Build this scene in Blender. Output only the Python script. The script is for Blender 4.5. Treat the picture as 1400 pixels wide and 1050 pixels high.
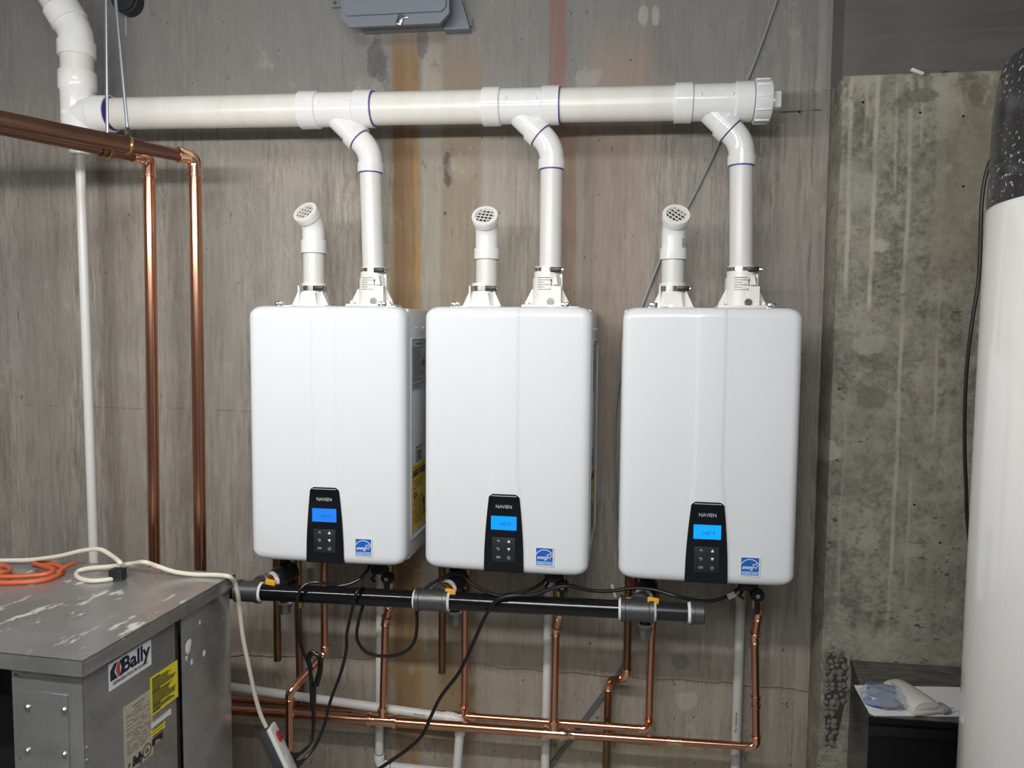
import bpy, bmesh, math, random
from mathutils import Vector, Matrix
random.seed(7)
S = bpy.context.scene
COL = S.collection
for o in list(bpy.data.objects): bpy.data.objects.remove(o)
V = Vector
# ------------------------------------------------------------------ camera
F, IW, IH = 1051.0, 1400, 1050
CP = V((0, -2.3, 1.5))
YAW, PITCH, ROLL = 8.0, 4.0, 0.5
CR = (Matrix.Rotation(math.radians(YAW), 3, 'Z') @ Matrix.Rotation(math.radians(90-PITCH), 3, 'X')
      @ Matrix.Rotation(math.radians(ROLL), 3, 'Z'))
cd = bpy.data.cameras.new('camera'); cam = bpy.data.objects.new('camera', cd); COL.objects.link(cam)
cam.location = CP; cam.rotation_euler = CR.to_euler()
cd.sensor_fit = 'HORIZONTAL'; cd.sensor_width = 36; cd.lens = F/IW*36; cd.clip_start = 0.02
S.camera = cam
# ------------------------------------------------------------------ world, lights, exposure
w = bpy.data.worlds.new('world'); S.world = w; w.use_nodes = True
w.node_tree.nodes['Background'].inputs[0].default_value = (0.5, 0.52, 0.55, 1)
w.node_tree.nodes['Background'].inputs[1].default_value = 0.02
S.view_settings.view_transform = 'Standard'; S.view_settings.look = 'None'
S.view_settings.exposure = 0.0; S.view_settings.gamma = 1.0; S.view_settings.use_curve_mapping = False
def area(name, loc, tgt, sx, sy, power, col=(1, 1, 1)):
    l = bpy.data.lights.new(name, 'AREA'); l.shape = 'RECTANGLE'; l.size = sx; l.size_y = sy; l.energy = power; l.color = col
    o = bpy.data.objects.new(name, l); COL.objects.link(o); o.location = loc
    o.rotation_euler = (V(tgt)-V(loc)).to_track_quat('-Z', 'Y').to_euler()
    return o
area('tube_lamp', (-0.84, -1.62, 1.97), (-0.80, 0.0, 1.15), 1.9, 0.05, 24.5, (1.0, 0.982, 0.958))
area('ceiling_fill', (-0.2, -3.3, 2.86), (-0.2, -1.4, 0.2), 1.6, 0.9, 48, (0.95, 0.975, 1.0))  # soft fill added behind the camera to lift the room's ambient light

# ------------------------------------------------------------------ pixel -> world on a plane
def ray(px, py): return CR @ V(((px-IW/2)/F, (IH/2-py)/F, -1))
def A(px, py, Y=0.0):
    d = ray(px, py); return CP + d*((Y-CP.y)/d.y)
def AZ(px, py, Z):
    d = ray(px, py); return CP + d*((Z-CP.z)/d.z)
def AP(px, py, P, N):
    d = ray(px, py); return CP + d*((P-CP).dot(N)/d.dot(N))

# ------------------------------------------------------------------ materials
MATS = {}
def mat(name, col, rough=0.5, metal=0.0, spec=None, coat=0, emit=None, es=0, trans=0, alpha=None, bump=None, var=None):
    """plain principled; bump=(scale,strength), var=(scale,amount,colour2,(sx,sy,sz))"""
    if name in MATS: return MATS[name]
    m = bpy.data.materials.new(name); m.use_nodes = True; nt = m.node_tree; b = nt.nodes['Principled BSDF']
    b.inputs['Base Color'].default_value = (*col, 1); b.inputs['Roughness'].default_value = rough; b.inputs['Metallic'].default_value = metal
    if coat: b.inputs['Coat Weight'].default_value = coat; b.inputs['Coat Roughness'].default_value = 0.08
    if spec is not None: b.inputs['Specular IOR Level'].default_value = spec
    if emit: b.inputs['Emission Color'].default_value = (*emit, 1); b.inputs['Emission Strength'].default_value = es
    if trans: b.inputs['Transmission Weight'].default_value = trans
    if alpha is not None: b.inputs['Alpha'].default_value = alpha
    if bump or var:
        tc = nt.nodes.new('ShaderNodeTexCoord')
    if var:
        mp = nt.nodes.new('ShaderNodeMapping'); mp.inputs['Scale'].default_value = var[3] if len(var) > 3 else (1, 1, 1)
        nt.links.new(tc.outputs['Object'], mp.inputs[0])
        n = nt.nodes.new('ShaderNodeTexNoise'); n.inputs['Scale'].default_value = var[0]; n.inputs['Detail'].default_value = 6
        nt.links.new(mp.outputs[0], n.inputs['Vector'])
        r = nt.nodes.new('ShaderNodeValToRGB'); r.color_ramp.elements[0].position = 0.5-var[1]; r.color_ramp.elements[1].position = 0.5+var[1]
        r.color_ramp.elements[0].color = (*col, 1); r.color_ramp.elements[1].color = (*var[2], 1)
        nt.links.new(n.outputs['Fac'], r.inputs[0]); nt.links.new(r.outputs[0], b.inputs['Base Color'])
    if bump:
        n = nt.nodes.new('ShaderNodeTexNoise'); n.inputs['Scale'].default_value = bump[0]; n.inputs['Detail'].default_value = 5
        nt.links.new(tc.outputs['Object'], n.inputs['Vector'])
        bp = nt.nodes.new('ShaderNodeBump'); bp.inputs['Strength'].default_value = bump[1]; bp.inputs['Distance'].default_value = 0.002
        nt.links.new(n.outputs['Fac'], bp.inputs['Height']); nt.links.new(bp.outputs[0], b.inputs['Normal'])
    MATS[name] = m; return m
class NT:
    def __init__(s, name):
        s.m = bpy.data.materials.new(name); s.m.use_nodes = True; s.t = s.m.node_tree; s.b = s.t.nodes['Principled BSDF']
        tc = s.t.nodes.new('ShaderNodeTexCoord'); s.obj = tc.outputs['Object']
        sx = s.t.nodes.new('ShaderNodeSeparateXYZ'); s.t.links.new(s.obj, sx.inputs[0])
        s.x, s.y, s.z = sx.outputs
    def shared(s, i):
        if not hasattr(s, 'sh'): s.sh = {}
        if i not in s.sh: s.sh[i] = s.m2('SUBTRACT', s.noise(26, 5, (1, 1, .6), rough=.7, loc=(3.7+5*i, 1, 2)), 0.5)
        return s.sh[i]
    def put(s, sock, v):
        if isinstance(v, bpy.types.NodeSocket): s.t.links.new(v, sock)
        else: sock.default_value = v
    def m2(s, op, a, b=0.0, c=None):
        n = s.t.nodes.new('ShaderNodeMath'); n.operation = op; s.put(n.inputs[0], a); s.put(n.inputs[1], b)
        if c is not None: s.put(n.inputs[2], c)
        return n.outputs[0]
    def noise(s, scale, detail=4, sc=(1, 1, 1), rot=(0, 0, 0), rough=0.5, loc=(0, 0, 0)):
        mp = s.t.nodes.new('ShaderNodeMapping'); mp.inputs['Scale'].default_value = sc; mp.inputs['Location'].default_value = loc
        src = s.obj
        if rot != (0, 0, 0):
            m0 = s.t.nodes.new('ShaderNodeMapping'); m0.inputs['Rotation'].default_value = rot; s.t.links.new(src, m0.inputs[0]); src = m0.outputs[0]
        s.t.links.new(src, mp.inputs[0])
        n = s.t.nodes.new('ShaderNodeTexNoise'); n.inputs['Scale'].default_value = scale; n.inputs['Detail'].default_value = detail; n.inputs['Roughness'].default_value = rough
        s.t.links.new(mp.outputs[0], n.inputs['Vector']); return n.outputs['Fac']
    def rng(s, v, a, b, c=0.0, d=1.0, smooth=True):
        n = s.t.nodes.new('ShaderNodeMapRange'); n.interpolation_type = 'SMOOTHSTEP' if smooth else 'LINEAR'; n.clamp = True if not smooth else n.clamp
        s.put(n.inputs[0], v)
        for i, q in enumerate((a, b, c, d)): n.inputs[i+1].default_value = q
        return n.outputs[0]
    def mix(s, f, a, b, mode='MIX'):
        n = s.t.nodes.new('ShaderNodeMix'); n.data_type = 'RGBA'; n.blend_type = mode; s.put(n.inputs[0], f)
        for i, q in ((6, a), (7, b)):
            if isinstance(q, tuple): q = (*q, 1)
            s.put(n.inputs[i], q)
        return n.outputs[2]
    def bump(s, h, strength, dist=0.003, prev=None):
        n = s.t.nodes.new('ShaderNodeBump'); n.inputs['Strength'].default_value = strength; n.inputs['Distance'].default_value = dist
        s.t.links.new(h, n.inputs['Height'])
        if prev: s.t.links.new(prev, n.inputs['Normal'])
        return n.outputs[0]
    def stain(s, col, wob, x0, hw, soft, z0, z1, c, k, zs=0.08, mod=None):
        xw = s.m2('ADD', s.x, wob); d = s.m2('ABSOLUTE', s.m2('SUBTRACT', xw, x0))
        f = s.rng(d, hw+soft, hw-soft*0.2, 0.0, k)
        f = s.m2('MULTIPLY', f, s.m2('MULTIPLY', s.rng(s.z, z0-zs, z0+zs), s.rng(s.z, z1+zs, z1-zs)))
        if mod is not None: f = s.m2('MULTIPLY', f, mod)
        return s.mix(f, col, c)

def blob(n, col, px, py, rx, ry, Y, c, k, seed, amp=1.1, sc=26):
    p = A(px, py, Y); m = (Y-CP.y)/F
    dx = n.m2('DIVIDE', n.m2('SUBTRACT', n.x, p.x), rx*m); dz = n.m2('DIVIDE', n.m2('SUBTRACT', n.z, p.z), ry*m)
    d = n.m2('SQRT', n.m2('ADD', n.m2('MULTIPLY', dx, dx), n.m2('MULTIPLY', dz, dz)))
    d = n.m2('ADD', d, n.m2('MULTIPLY', n.shared(int(seed*10) % 2), amp*2))
    return n.mix(n.rng(d, 1.05, 0.75, 0, k), col, c)
def concrete_back():
    n = NT('board_marked_concrete')
    st = n.noise(1, 7, (75, 75, 7), rough=0.68); st2 = n.noise(1, 5, (14, 14, 0.7), rough=0.6); st3 = n.noise(1, 5, (150, 150, 14), rough=0.6, loc=(3, 3, 3))
    big = n.noise(1.6, 5); mot = n.noise(7, 7, rough=0.68); fine = n.noise(190, 4, rough=0.7)
    dia = n.noise(1, 6, (85, 85, 7), rot=(0, math.radians(28), 0), rough=0.68)
    left = n.m2('MULTIPLY', n.rng(n.x, -0.55, -0.8), n.rng(n.z, 1.25, 1.6))
    scr = n.rng(dia, 0.52, 0.68)
    col = n.mix(n.rng(st, 0.30, 0.70), (0.128, 0.117, 0.103), (0.385, 0.362, 0.325))
    col = n.mix(n.rng(st2, 0.36, 0.66, 0, 0.6), col, (0.285, 0.252, 0.224))
    col = n.mix(n.rng(st2, 0.50, 0.34, 0, 0.55), col, (0.150, 0.124, 0.100))
    col = n.mix(n.rng(mot, 0.42, 0.64, 0, 0.4), col, (0.30, 0.29, 0.268))
    col = n.mix(n.rng(big, 0.40, 0.66, 0, 0.5), col, (0.215, 0.210, 0.203))
    col = n.mix(n.rng(st3, 0.40, 0.28, 0, 0.5), col, (0.11, 0.10, 0.09))
    col = n.mix(n.m2('MULTIPLY', n.m2('MULTIPLY', scr, left), 0.45), col, (0.40, 0.38, 0.35))
    col = n.mix(n.rng(fine, 0.46, 0.32, 0, 0.45), col, (0.11, 0.10, 0.088)); col = n.mix(n.rng(fine, 0.54, 0.68, 0, 0.4), col, (0.42, 0.40, 0.365))
    # the upper pour is greyer and smoother
    up = n.rng(n.z, 1.95, 2.30); col = n.mix(n.m2('MULTIPLY', up, 0.68), col, (0.155, 0.158, 0.162))
    low = n.rng(n.z, 0.75, 0.45); col = n.mix(n.m2('MULTIPLY', low, 0.35), col, (0.25, 0.21, 0.155))
    wob = n.m2('MULTIPLY', n.m2('SUBTRACT', n.noise(3.0, 5, (2, 2, 1)), 0.5), 0.03)
    wob = n.m2('ADD', wob, n.m2('MULTIPLY', n.m2('SUBTRACT', n.noise(40, 4, (1, 1, .35), rough=.65), 0.5), 0.016))
    mod = n.rng(n.noise(1, 7, (60, 60, 4), rough=0.68), 0.25, 0.6, 0.5, 1.0)
    X = lambda px: A(px, 450, 0).x
    Z = lambda py: A(600, py, 0).z
    pxm = 2.33/F
    for px, hw, soft, y0, y1, c, k in (
            (620, 32, 14, 1050, 60, (0.215, 0.168, 0.115), 0.75), (590, 10, 8, 1050, 60, (0.34, 0.33, 0.29), 0.55),
            (555, 17, 6, 1050, 55, (0.212, 0.124, 0.050), 0.95), (546, 6, 5, 1050, 60, (0.15, 0.095, 0.05), 0.55), (571, 3, 3, 1050, 180, (0.38, 0.23, 0.09), 0.55), (536, 3, 4, 1050, 300, (0.30, 0.22, 0.12), 0.5),
            (700, 40, 25, 1050, 200, (0.27, 0.24, 0.20), 0.35), (680, 12, 8, 1050, 180, (0.30, 0.28, 0.24), 0.4),
            (758, 10, 3, 190, -90, (0.205, 0.108, 0.095), 0.85), (775, 12, 7, 640, 150, (0.255, 0.155, 0.115), 0.75), (838, 32, 22, 640, 60, (0.275, 0.205, 0.165), 0.6),
            (800, 8, 6, 900, 160, (0.19, 0.16, 0.135), 0.5), (660, 4, 4, 1050, 160, (0.34, 0.32, 0.28), 0.4), (790, 4, 3, 420, 220, (0.33, 0.31, 0.26), 0.5),
            (1075, 5, 4, 1050, 40, (0.31, 0.30, 0.27), 0.4), (1110, 4, 3, 900, -50, (0.30, 0.295, 0.275), 0.4), (310, 20, 14, 900, 200, (0.29, 0.275, 0.245), 0.35),
            (60, 30, 22, 900, 150, (0.15, 0.145, 0.13), 0.4), (150, 10, 9, 900, 200, (0.16, 0.13, 0.11), 0.5), (185, 18, 14, 900, 200, (0.29, 0.255, 0.22), 0.4), (245, 12, 10, 900, 230, (0.19, 0.16, 0.13), 0.4)):
        col = n.stain(col, wob, X(px), hw*pxm, soft*pxm, Z(y0), Z(y1), c, k, mod=mod)
    # dark blotches under the box, pour marks, pale scabs, pits
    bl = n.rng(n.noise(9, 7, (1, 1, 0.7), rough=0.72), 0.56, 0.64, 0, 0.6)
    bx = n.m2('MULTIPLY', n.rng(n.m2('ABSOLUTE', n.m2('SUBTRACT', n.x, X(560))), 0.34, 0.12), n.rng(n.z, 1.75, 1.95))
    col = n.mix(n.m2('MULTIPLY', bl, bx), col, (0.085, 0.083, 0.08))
    for px, py, rx, ry, c, k, sd in ((516, 82, 17, 30, (.085, .085, .085), .75, 1), (578, 58, 9, 20, (.09, .09, .092), .7, 2), (612, 232, 7, 26, (.06, .055, .045), .8, 3), (628, 228, 22, 22, (.30, .27, .22), .3, 4),
            (880, 22, 7, 14, (.33, .32, .31), .7, 5), (896, 20, 6, 14, (.33, .32, .31), .7, 6), (805, 108, 16, 16, (.29, .285, .27), .6, 7), (370, 905, 16, 16, (.34, .32, .28), .5, 8), (930, 905, 14, 12, (.12, .115, .10), .55, 9), (940, 960, 16, 14, (.36, .345, .31), .5, 10), (172, 35, 2, 18, (.42, .41, .40), .6, 11), (590, 950, 60, 90, (.20, .135, .06), .6, 12), (470, 1000, 150, 25, (.13, .115, .085), .4, 13), (860, 1030, 160, 25, (.27, .24, .15), .5, 14)):
        col = blob(n, col, px, py, rx, ry, 0, c, k, sd*3.7)
    pale = n.rng(n.noise(6, 7, (1, 1, .7), rough=0.72, loc=(4, 2, 1)), 0.58, 0.70, 0, 0.5); col = n.mix(pale, col, (0.36, 0.345, 0.315))
    pits = n.rng(n.noise(48, 3, (1, 1, 0.6), loc=(1, 5, 2), rough=.6), 0.69, 0.73); col = n.mix(n.m2('MULTIPLY', pits, 0.85), col, (0.055, 0.05, 0.045))
    nick = n.rng(n.noise(1, 4, (70, 70, 12), loc=(7, 1, 4), rough=.5), 0.70, 0.74); col = n.mix(n.m2('MULTIPLY', nick, 0.7), col, (0.07, 0.065, 0.058))
    # form-panel seams
    sw = n.m2('MULTIPLY', n.m2('SUBTRACT', n.noise(4, 4), 0.5), 0.03)
    brk = n.rng(n.noise(18, 4, loc=(2, 8, 3)), 0.42, 0.55)
    for zz, x0, x1, k in ((Z(568), -3, -0.9, 0.3), (A(800, 133, 0).z, -0.35, 0.58, 0.7), (A(1090, 151, 0).z, 0.4, 0.6, 0.9)):
        d = n.m2('ABSOLUTE', n.m2('SUBTRACT', n.m2('ADD', n.z, sw), zz)); f = n.rng(d, 0.004, 0.001, 0, k)
        f = n.m2('MULTIPLY', n.m2('MULTIPLY', f, brk), n.m2('MULTIPLY', n.rng(n.x, x0, x0+0.05), n.rng(n.x, x1, x1-0.05)))
        col = n.mix(f, col, (0.06, 0.055, 0.05))
    for px in (150, 470, 720, 968, 1103):
        d = n.m2('ABSOLUTE', n.m2('SUBTRACT', n.m2('ADD', n.x, n.m2('MULTIPLY', wob, 0.15)), X(px)))
        col = n.mix(n.m2('MULTIPLY', n.rng(d, 0.003, 0.001, 0, 0.3), brk), col, (0.08, 0.075, 0.068))
    col = n.mix(1.0, col, (1.31, 1.285, 1.23), 'MULTIPLY')
    n.t.links.new(col, n.b.inputs['Base Color']); n.b.inputs['Roughness'].default_value = 0.72
    h = n.m2('ADD', n.m2('MULTIPLY', st, 0.8), n.m2('ADD', n.m2('MULTIPLY', fine, 0.3), n.m2('MULTIPLY', n.m2('MULTIPLY', scr, left), 0.4)))
    h = n.m2('SUBTRACT', h, n.m2('MULTIPLY', n.m2('ADD', pits, nick), 0.6))
    n.t.links.new(n.bump(h, 0.6, 0.004), n.b.inputs['Normal'])
    return n.m
def concrete_pier():
    n = NT('rough_pier_concrete')
    big = n.noise(2.2, 6, rough=0.6); mid = n.noise(11, 9, rough=0.74); fine = n.noise(75, 6, rough=0.72); st = n.noise(1, 7, (42, 42, 3.5), rough=0.68)
    col = n.mix(n.rng(mid, 0.38, 0.62), (0.122, 0.114, 0.092), (0.355, 0.338, 0.285))
    col = n.mix(n.rng(fine, 0.46, 0.64, 0, 0.6), col, (0.34, 0.326, 0.285))
    col = n.mix(n.rng(fine, 0.48, 0.34, 0, 0.75), col, (0.12, 0.113, 0.097))
    col = n.mix(n.rng(big, 0.38, 0.62, 0, 0.5), col, (0.195, 0.187, 0.158))
    col = n.mix(n.rng(st, 0.42, 0.66, 0, 0.5), col, (0.275, 0.260, 0.218))
    Y = -0.13; X = lambda px, py=450: A(px, py, Y).x; Z = lambda py: A(1240, py, Y).z; pxm = 2.28/F
    olive = n.m2('MULTIPLY', n.rng(n.x, X(1255), X(1285)), n.rng(n.z, Z(420), Z(300)))
    col = n.mix(n.m2('MULTIPLY', olive, 0.55), col, (0.250, 0.222, 0.160))
    pinkish = n.rng(n.x, X(1150), X(1128)); col = n.mix(n.m2('MULTIPLY', n.m2('MULTIPLY', pinkish, n.rng(n.z, 1.2, 0.7)), 0.5), col, (0.30, 0.255, 0.20))
    wob = n.m2('MULTIPLY', n.m2('SUBTRACT', n.noise(2.6, 5), 0.5), 0.03); wob = n.m2('ADD', wob, n.m2('MULTIPLY', n.m2('SUBTRACT', n.noise(60, 3), 0.5), 0.004))
    mod = n.rng(n.noise(16, 6, (1, 1, .3), rough=.65), 0.34, 0.58, 0.3, 1.0)
    for px, hw, soft, y0, y1, c, k in (
            (1153, 1.6, 2, 400, 105, (0.46, 0.44, 0.37), 0.7), (1187, 1.6, 2, 420, 100, (0.48, 0.46, 0.39), 0.8), (1173, 1.2, 2, 200, 105, (0.44, 0.42, 0.35), 0.6),
            (1214, 1.0, 1.5, 260, 110, (0.42, 0.40, 0.34), 0.6), (1233, 1.5, 2, 890, 110, (0.44, 0.42, 0.35), 0.7), (1248, 1.1, 1.5, 200, 110, (0.42, 0.40, 0.33), 0.6),
            (1283, 1.3, 1.5, 600, 380, (0.40, 0.38, 0.33), 0.6), (1275, 4, 4, 520, 105, (0.33, 0.31, 0.25), 0.4), (1255, 1.0, 1.5, 800, 650, (0.40, 0.38, 0.32), 0.5),
            (1160, 1.2, 1.5, 850, 560, (0.37, 0.35, 0.3), 0.5), (1300, 2.5, 3, 650, 480, (0.38, 0.36, 0.31), 0.45)):
        col = n.stain(col, wob, X(px), hw*pxm, soft*pxm, Z(y0), Z(y1), c, k, 0.02, mod)
    cream = n.m2('MULTIPLY', n.rng(n.noise(12, 5, (1, 1, .5), rough=0.7), 0.48, 0.58), n.m2('MULTIPLY', n.rng(n.z, Z(190), Z(125)), n.rng(n.z, Z(98), Z(104))))
    col = n.mix(n.m2('MULTIPLY', cream, 0.7), col, (0.43, 0.41, 0.34))
    wet = n.m2('MULTIPLY', n.rng(n.noise(7, 6, loc=(3, 1, 7), rough=0.65), 0.54, 0.60), n.rng(n.z, Z(260), Z(150)))
    col = n.mix(n.m2('MULTIPLY', wet, 0.65), col, (0.12, 0.114, 0.098))
    pale = n.rng(n.noise(7, 8, rough=0.75, loc=(9, 2, 1)), 0.56, 0.68, 0, 0.6); col = n.mix(pale, col, (0.40, 0.39, 0.345))
    for px, py, rx, ry, c, k, sd in ((1192, 545, 22, 16, (.15, .142, .12), .7, 1), (1138, 617, 12, 18, (.40, .385, .35), .85, 2), (1202, 335, 12, 10, (.42, .40, .36), .7, 3), (1185, 470, 22, 14, (.40, .385, .33), .6, 4), (1245, 752, 14, 10, (.40, .385, .34), .5, 5), (1170, 250, 24, 40, (.33, .325, .30), .4, 6), (1260, 130, 20, 10, (.13, .125, .105), .7, 7), (1235, 140, 14, 8, (.14, .13, .11), .6, 8), (1335, 130, 12, 14, (.13, .122, .10), .6, 9), (1190, 740, 12, 22, (.36, .35, .31), .5, 10), (1230, 880, 120, 30, (.33, .315, .27), .4, 11)):
        col = blob(n, col, px, py, rx, ry, Y, c, k, sd*2.3)
    lowz = n.rng(n.z, 1.72, 1.45, 0.1, 1.0)
    pits = n.rng(n.noise(42, 5, (1, 1, 1.8), loc=(2, 2, 2), rough=0.66), 0.63, 0.67); pits = n.m2('MULTIPLY', pits, lowz)
    clus = n.rng(n.noise(5, 4, loc=(5, 5, 1)), 0.46, 0.6); pits = n.m2('MULTIPLY', pits, clus)
    col = n.mix(n.m2('MULTIPLY', pits, 0.85), col, (0.055, 0.051, 0.044))
    col = n.mix(1.0, col, (1.12, 1.11, 1.06), 'MULTIPLY')
    n.t.links.new(col, n.b.inputs['Base Color']); n.b.inputs['Roughness'].default_value = 0.8
    h = n.m2('ADD', n.m2('MULTIPLY', mid, 1.0), n.m2('MULTIPLY', fine, 0.4)); h = n.m2('SUBTRACT', h, pits)
    n.t.links.new(n.bump(h, 0.8, 0.007), n.b.inputs['Normal'])
    return n.m
def concrete_beam():
    n = NT('smooth_beam_concrete')
    big = n.noise(2.5, 5); st = n.noise(1, 5, (4, 4, 60), rough=0.6)
    col = n.mix(n.rng(big, 0.3, 0.7), (0.100, 0.098, 0.092), (0.150, 0.146, 0.136)); col = n.mix(n.rng(st, 0.45, 0.7, 0, 0.5), col, (0.17, 0.165, 0.15))
    n.t.links.new(col, n.b.inputs['Base Color']); n.b.inputs['Roughness'].default_value = 0.75
    n.t.links.new(n.bump(st, 0.3, 0.003), n.b.inputs['Normal']); return n.m
def galvanized():
    n = NT('galvanized_sheet')
    big = n.noise(5, 6, rough=0.65); sm = n.noise(1, 5, (26, 11, 11), rough=0.55, loc=(3, 1, 0)); brush = n.noise(1, 4, (4, 4, 60)); gr = n.noise(60, 3)
    col = n.mix(n.rng(big, 0.3, 0.7), (0.36, 0.365, 0.365), (0.47, 0.475, 0.475))
    col = n.mix(n.rng(gr, 0.4, 0.7, 0, 0.35), col, (0.40, 0.40, 0.39))
    col = n.mix(n.rng(brush, 0.4, 0.7, 0, 0.3), col, (0.50, 0.50, 0.49))
    spl = n.rng(sm, 0.60, 0.68, 0, 0.8); top = n.rng(n.z, 0.868, 0.874)
    col = n.mix(n.m2('MULTIPLY', spl, n.m2('ADD', n.m2('MULTIPLY', top, 0.85), 0.12)), col, (0.72, 0.70, 0.66))
    n.t.links.new(col, n.b.inputs['Base Color'])
    n.t.links.new(n.m2('SUBTRACT', 0.72, n.m2('MULTIPLY', n.m2('MULTIPLY', spl, top), 0.7)), n.b.inputs['Metallic'])
    n.t.links.new(n.rng(big, 0.3, 0.7, 0.20, 0.36), n.b.inputs['Roughness'])
    n.t.links.new(n.bump(big, 0.05, 0.004), n.b.inputs['Normal']); return n.m
def black_speckled():
    n = NT('dusty_black_plastic')
    a = n.noise(140, 2, rough=0.5); big = n.noise(6, 3)
    f = n.m2('MULTIPLY', n.rng(a, 0.62, 0.68), n.rng(big, 0.38, 0.55, 0.1, 1)); f = n.m2('MULTIPLY', f, 1.0)
    col = n.mix(f, (0.018, 0.020, 0.024), (0.55, 0.55, 0.55)); n.t.links.new(col, n.b.inputs['Base Color'])
    n.b.inputs['Roughness'].default_value = 0.22; return n.m

M_BACK, M_PIER, M_BEAM, M_GALV, M_SPECK = concrete_back(), concrete_pier(), concrete_beam(), galvanized(), black_speckled()
M_ROOM = mat('plain_concrete', (0.46, 0.46, 0.455), 0.8, bump=(30, 0.2))
M_FLOOR = mat('floor_concrete', (0.40, 0.39, 0.37), 0.6, bump=(30, 0.2))
M_PVC = mat('white_fitting_plastic', (0.78, 0.785, 0.775), 0.13, var=(16, 0.22, (0.86, 0.86, 0.85)))
M_PVCP = mat('cream_pipe_plastic', (0.735, 0.715, 0.655), 0.32, var=(9, 0.22, (0.80, 0.785, 0.74), (3, 1, 1)))
M_PVCS = mat('small_pipe_plastic', (0.72, 0.715, 0.69), 0.35)
M_PURP = mat('purple_primer', (0.10, 0.07, 0.33), 0.5)
M_WHITE = mat('enamel_white', (0.755, 0.785, 0.80), 0.22, var=(3, 0.3, (0.768, 0.796, 0.81)))
M_CASE = mat('casing_grey_white', (0.60, 0.62, 0.64), 0.3)
M_BLK = mat('gloss_black_plastic', (0.006, 0.008, 0.012), 0.12)
M_KEY = mat('keypad_black', (0.016, 0.018, 0.021), 0.45)
M_GREYPRINT = mat('grey_print', (0.50, 0.51, 0.52), 0.5)
M_WHITEPRINT = mat('white_print', (0.85, 0.87, 0.88), 0.5)
M_COLLAR = mat('collar_plastic', (0.82, 0.81, 0.76), 0.35)
M_STEEL = mat('clamp_steel', (0.55, 0.55, 0.54), 0.22, 1.0)
M_ZINC = mat('zinc_rod', (0.52, 0.57, 0.62), 0.35, 0.9)
M_CU = mat('new_copper', (0.72, 0.37, 0.24), 0.22, 1.0, var=(14, 0.2, (0.60, 0.29, 0.185), (1, 1, 0.3)))
M_CUB = mat('bright_copper_fitting', (0.92, 0.55, 0.37), 0.14, 1.0)
M_CUD = mat('tarnished_copper', (0.36, 0.185, 0.125), 0.38, 1.0, var=(8, 0.22, (0.27, 0.14, 0.10)))
M_CUBR = mat('brown_copper', (0.30, 0.175, 0.085), 0.36, 1.0, var=(9, 0.2, (0.22, 0.115, 0.06), (1, 1, .4)))
M_BRASS = mat('brass', (0.62, 0.45, 0.18), 0.3, 1.0)
M_IRONP = mat('black_lacquered_pipe', (0.006, 0.006, 0.008), 0.13)
M_IRON = mat('malleable_iron', (0.13, 0.132, 0.135), 0.42, 0.75, bump=(180, 0.25))
M_TAPE = mat('thread_sealant_white', (0.78, 0.78, 0.76), 0.7)
M_YEL = mat('yellow_handle', (0.85, 0.42, 0.03), 0.4)
M_RED = mat('dark_red_handle', (0.16, 0.012, 0.018), 0.4)
M_BPL = mat('matt_black_plastic', (0.012, 0.013, 0.016), 0.4)
M_CORD = mat('black_cord_rubber', (0.008, 0.008, 0.009), 0.33)
M_CREAM = mat('cream_cord', (0.70, 0.655, 0.54), 0.5)
M_ORANGE = mat('orange_cord', (0.62, 0.115, 0.035), 0.45)
M_GREYC = mat('grey_cable', (0.30, 0.31, 0.33), 0.35)
M_JB = mat('grey_box_plastic', (0.205, 0.225, 0.262), 0.42)
M_TANK = mat('tank_enamel', (0.74, 0.735, 0.71), 0.12)
M_CAB = mat('black_cabinet', (0.006, 0.006, 0.007), 0.25)
M_CABD = mat('dusty_cabinet_top', (0.05, 0.048, 0.043), 0.6, var=(20, 0.2, (0.15, 0.142, 0.125), (1, 3, 1)))
M_BOARD = mat('board_white', (0.80, 0.80, 0.79), 0.3)
M_BLUE = mat('board_blue', (0.10, 0.20, 0.50), 0.35)
M_LBLUE = mat('board_pale_blue', (0.42, 0.52, 0.75), 0.35)
M_DEV = mat('beige_device', (0.62, 0.60, 0.55), 0.4)
M_FILM = mat('bag_film', (0.55, 0.62, 0.78), 0.12, alpha=0.35, spec=0.8)
M_ESB = mat('sticker_blue', (0.015, 0.13, 0.52), 0.35)
M_ESL = mat('sticker_pale_blue', (0.12, 0.32, 0.72), 0.35)
M_YLAB = mat('yellow_label', (0.72, 0.54, 0.07), 0.5)
M_YLAB2 = mat('bright_yellow_label', (0.83, 0.70, 0.03), 0.45)
M_INK = mat('black_ink', (0.02, 0.02, 0.02), 0.6)
M_NAVY = mat('navy_ink', (0.008, 0.022, 0.055), 0.5)
M_REDINK = mat('red_ink', (0.62, 0.05, 0.045), 0.5)
M_SLAB = mat('silver_label', (0.42, 0.43, 0.44), 0.5)
M_TAN = mat('tan_label', (0.50, 0.45, 0.35), 0.5)
M_LABW = mat('white_label', (0.80, 0.80, 0.78), 0.5)
M_LABINK = mat('grey_label_ink', (0.14, 0.14, 0.14), 0.6)
M_DARK = mat('dark_void', (0.004, 0.004, 0.004), 0.9)
M_STONE = mat('aggregate_stone', (0.135, 0.128, 0.112), 0.85, var=(40, 0.2, (0.24, 0.225, 0.19)), bump=(60, 0.6))
M_GREYPL = mat('dark_grey_plastic', (0.045, 0.047, 0.052), 0.5)
M_PSW = mat('strip_white', (0.80, 0.79, 0.76), 0.3)
M_REDSW = mat('red_switch', (0.45, 0.015, 0.02), 0.3)
def screen_mat(name, c, s): return mat(name, (0.0, 0.02, 0.06), 0.3, emit=c, es=s)

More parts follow.
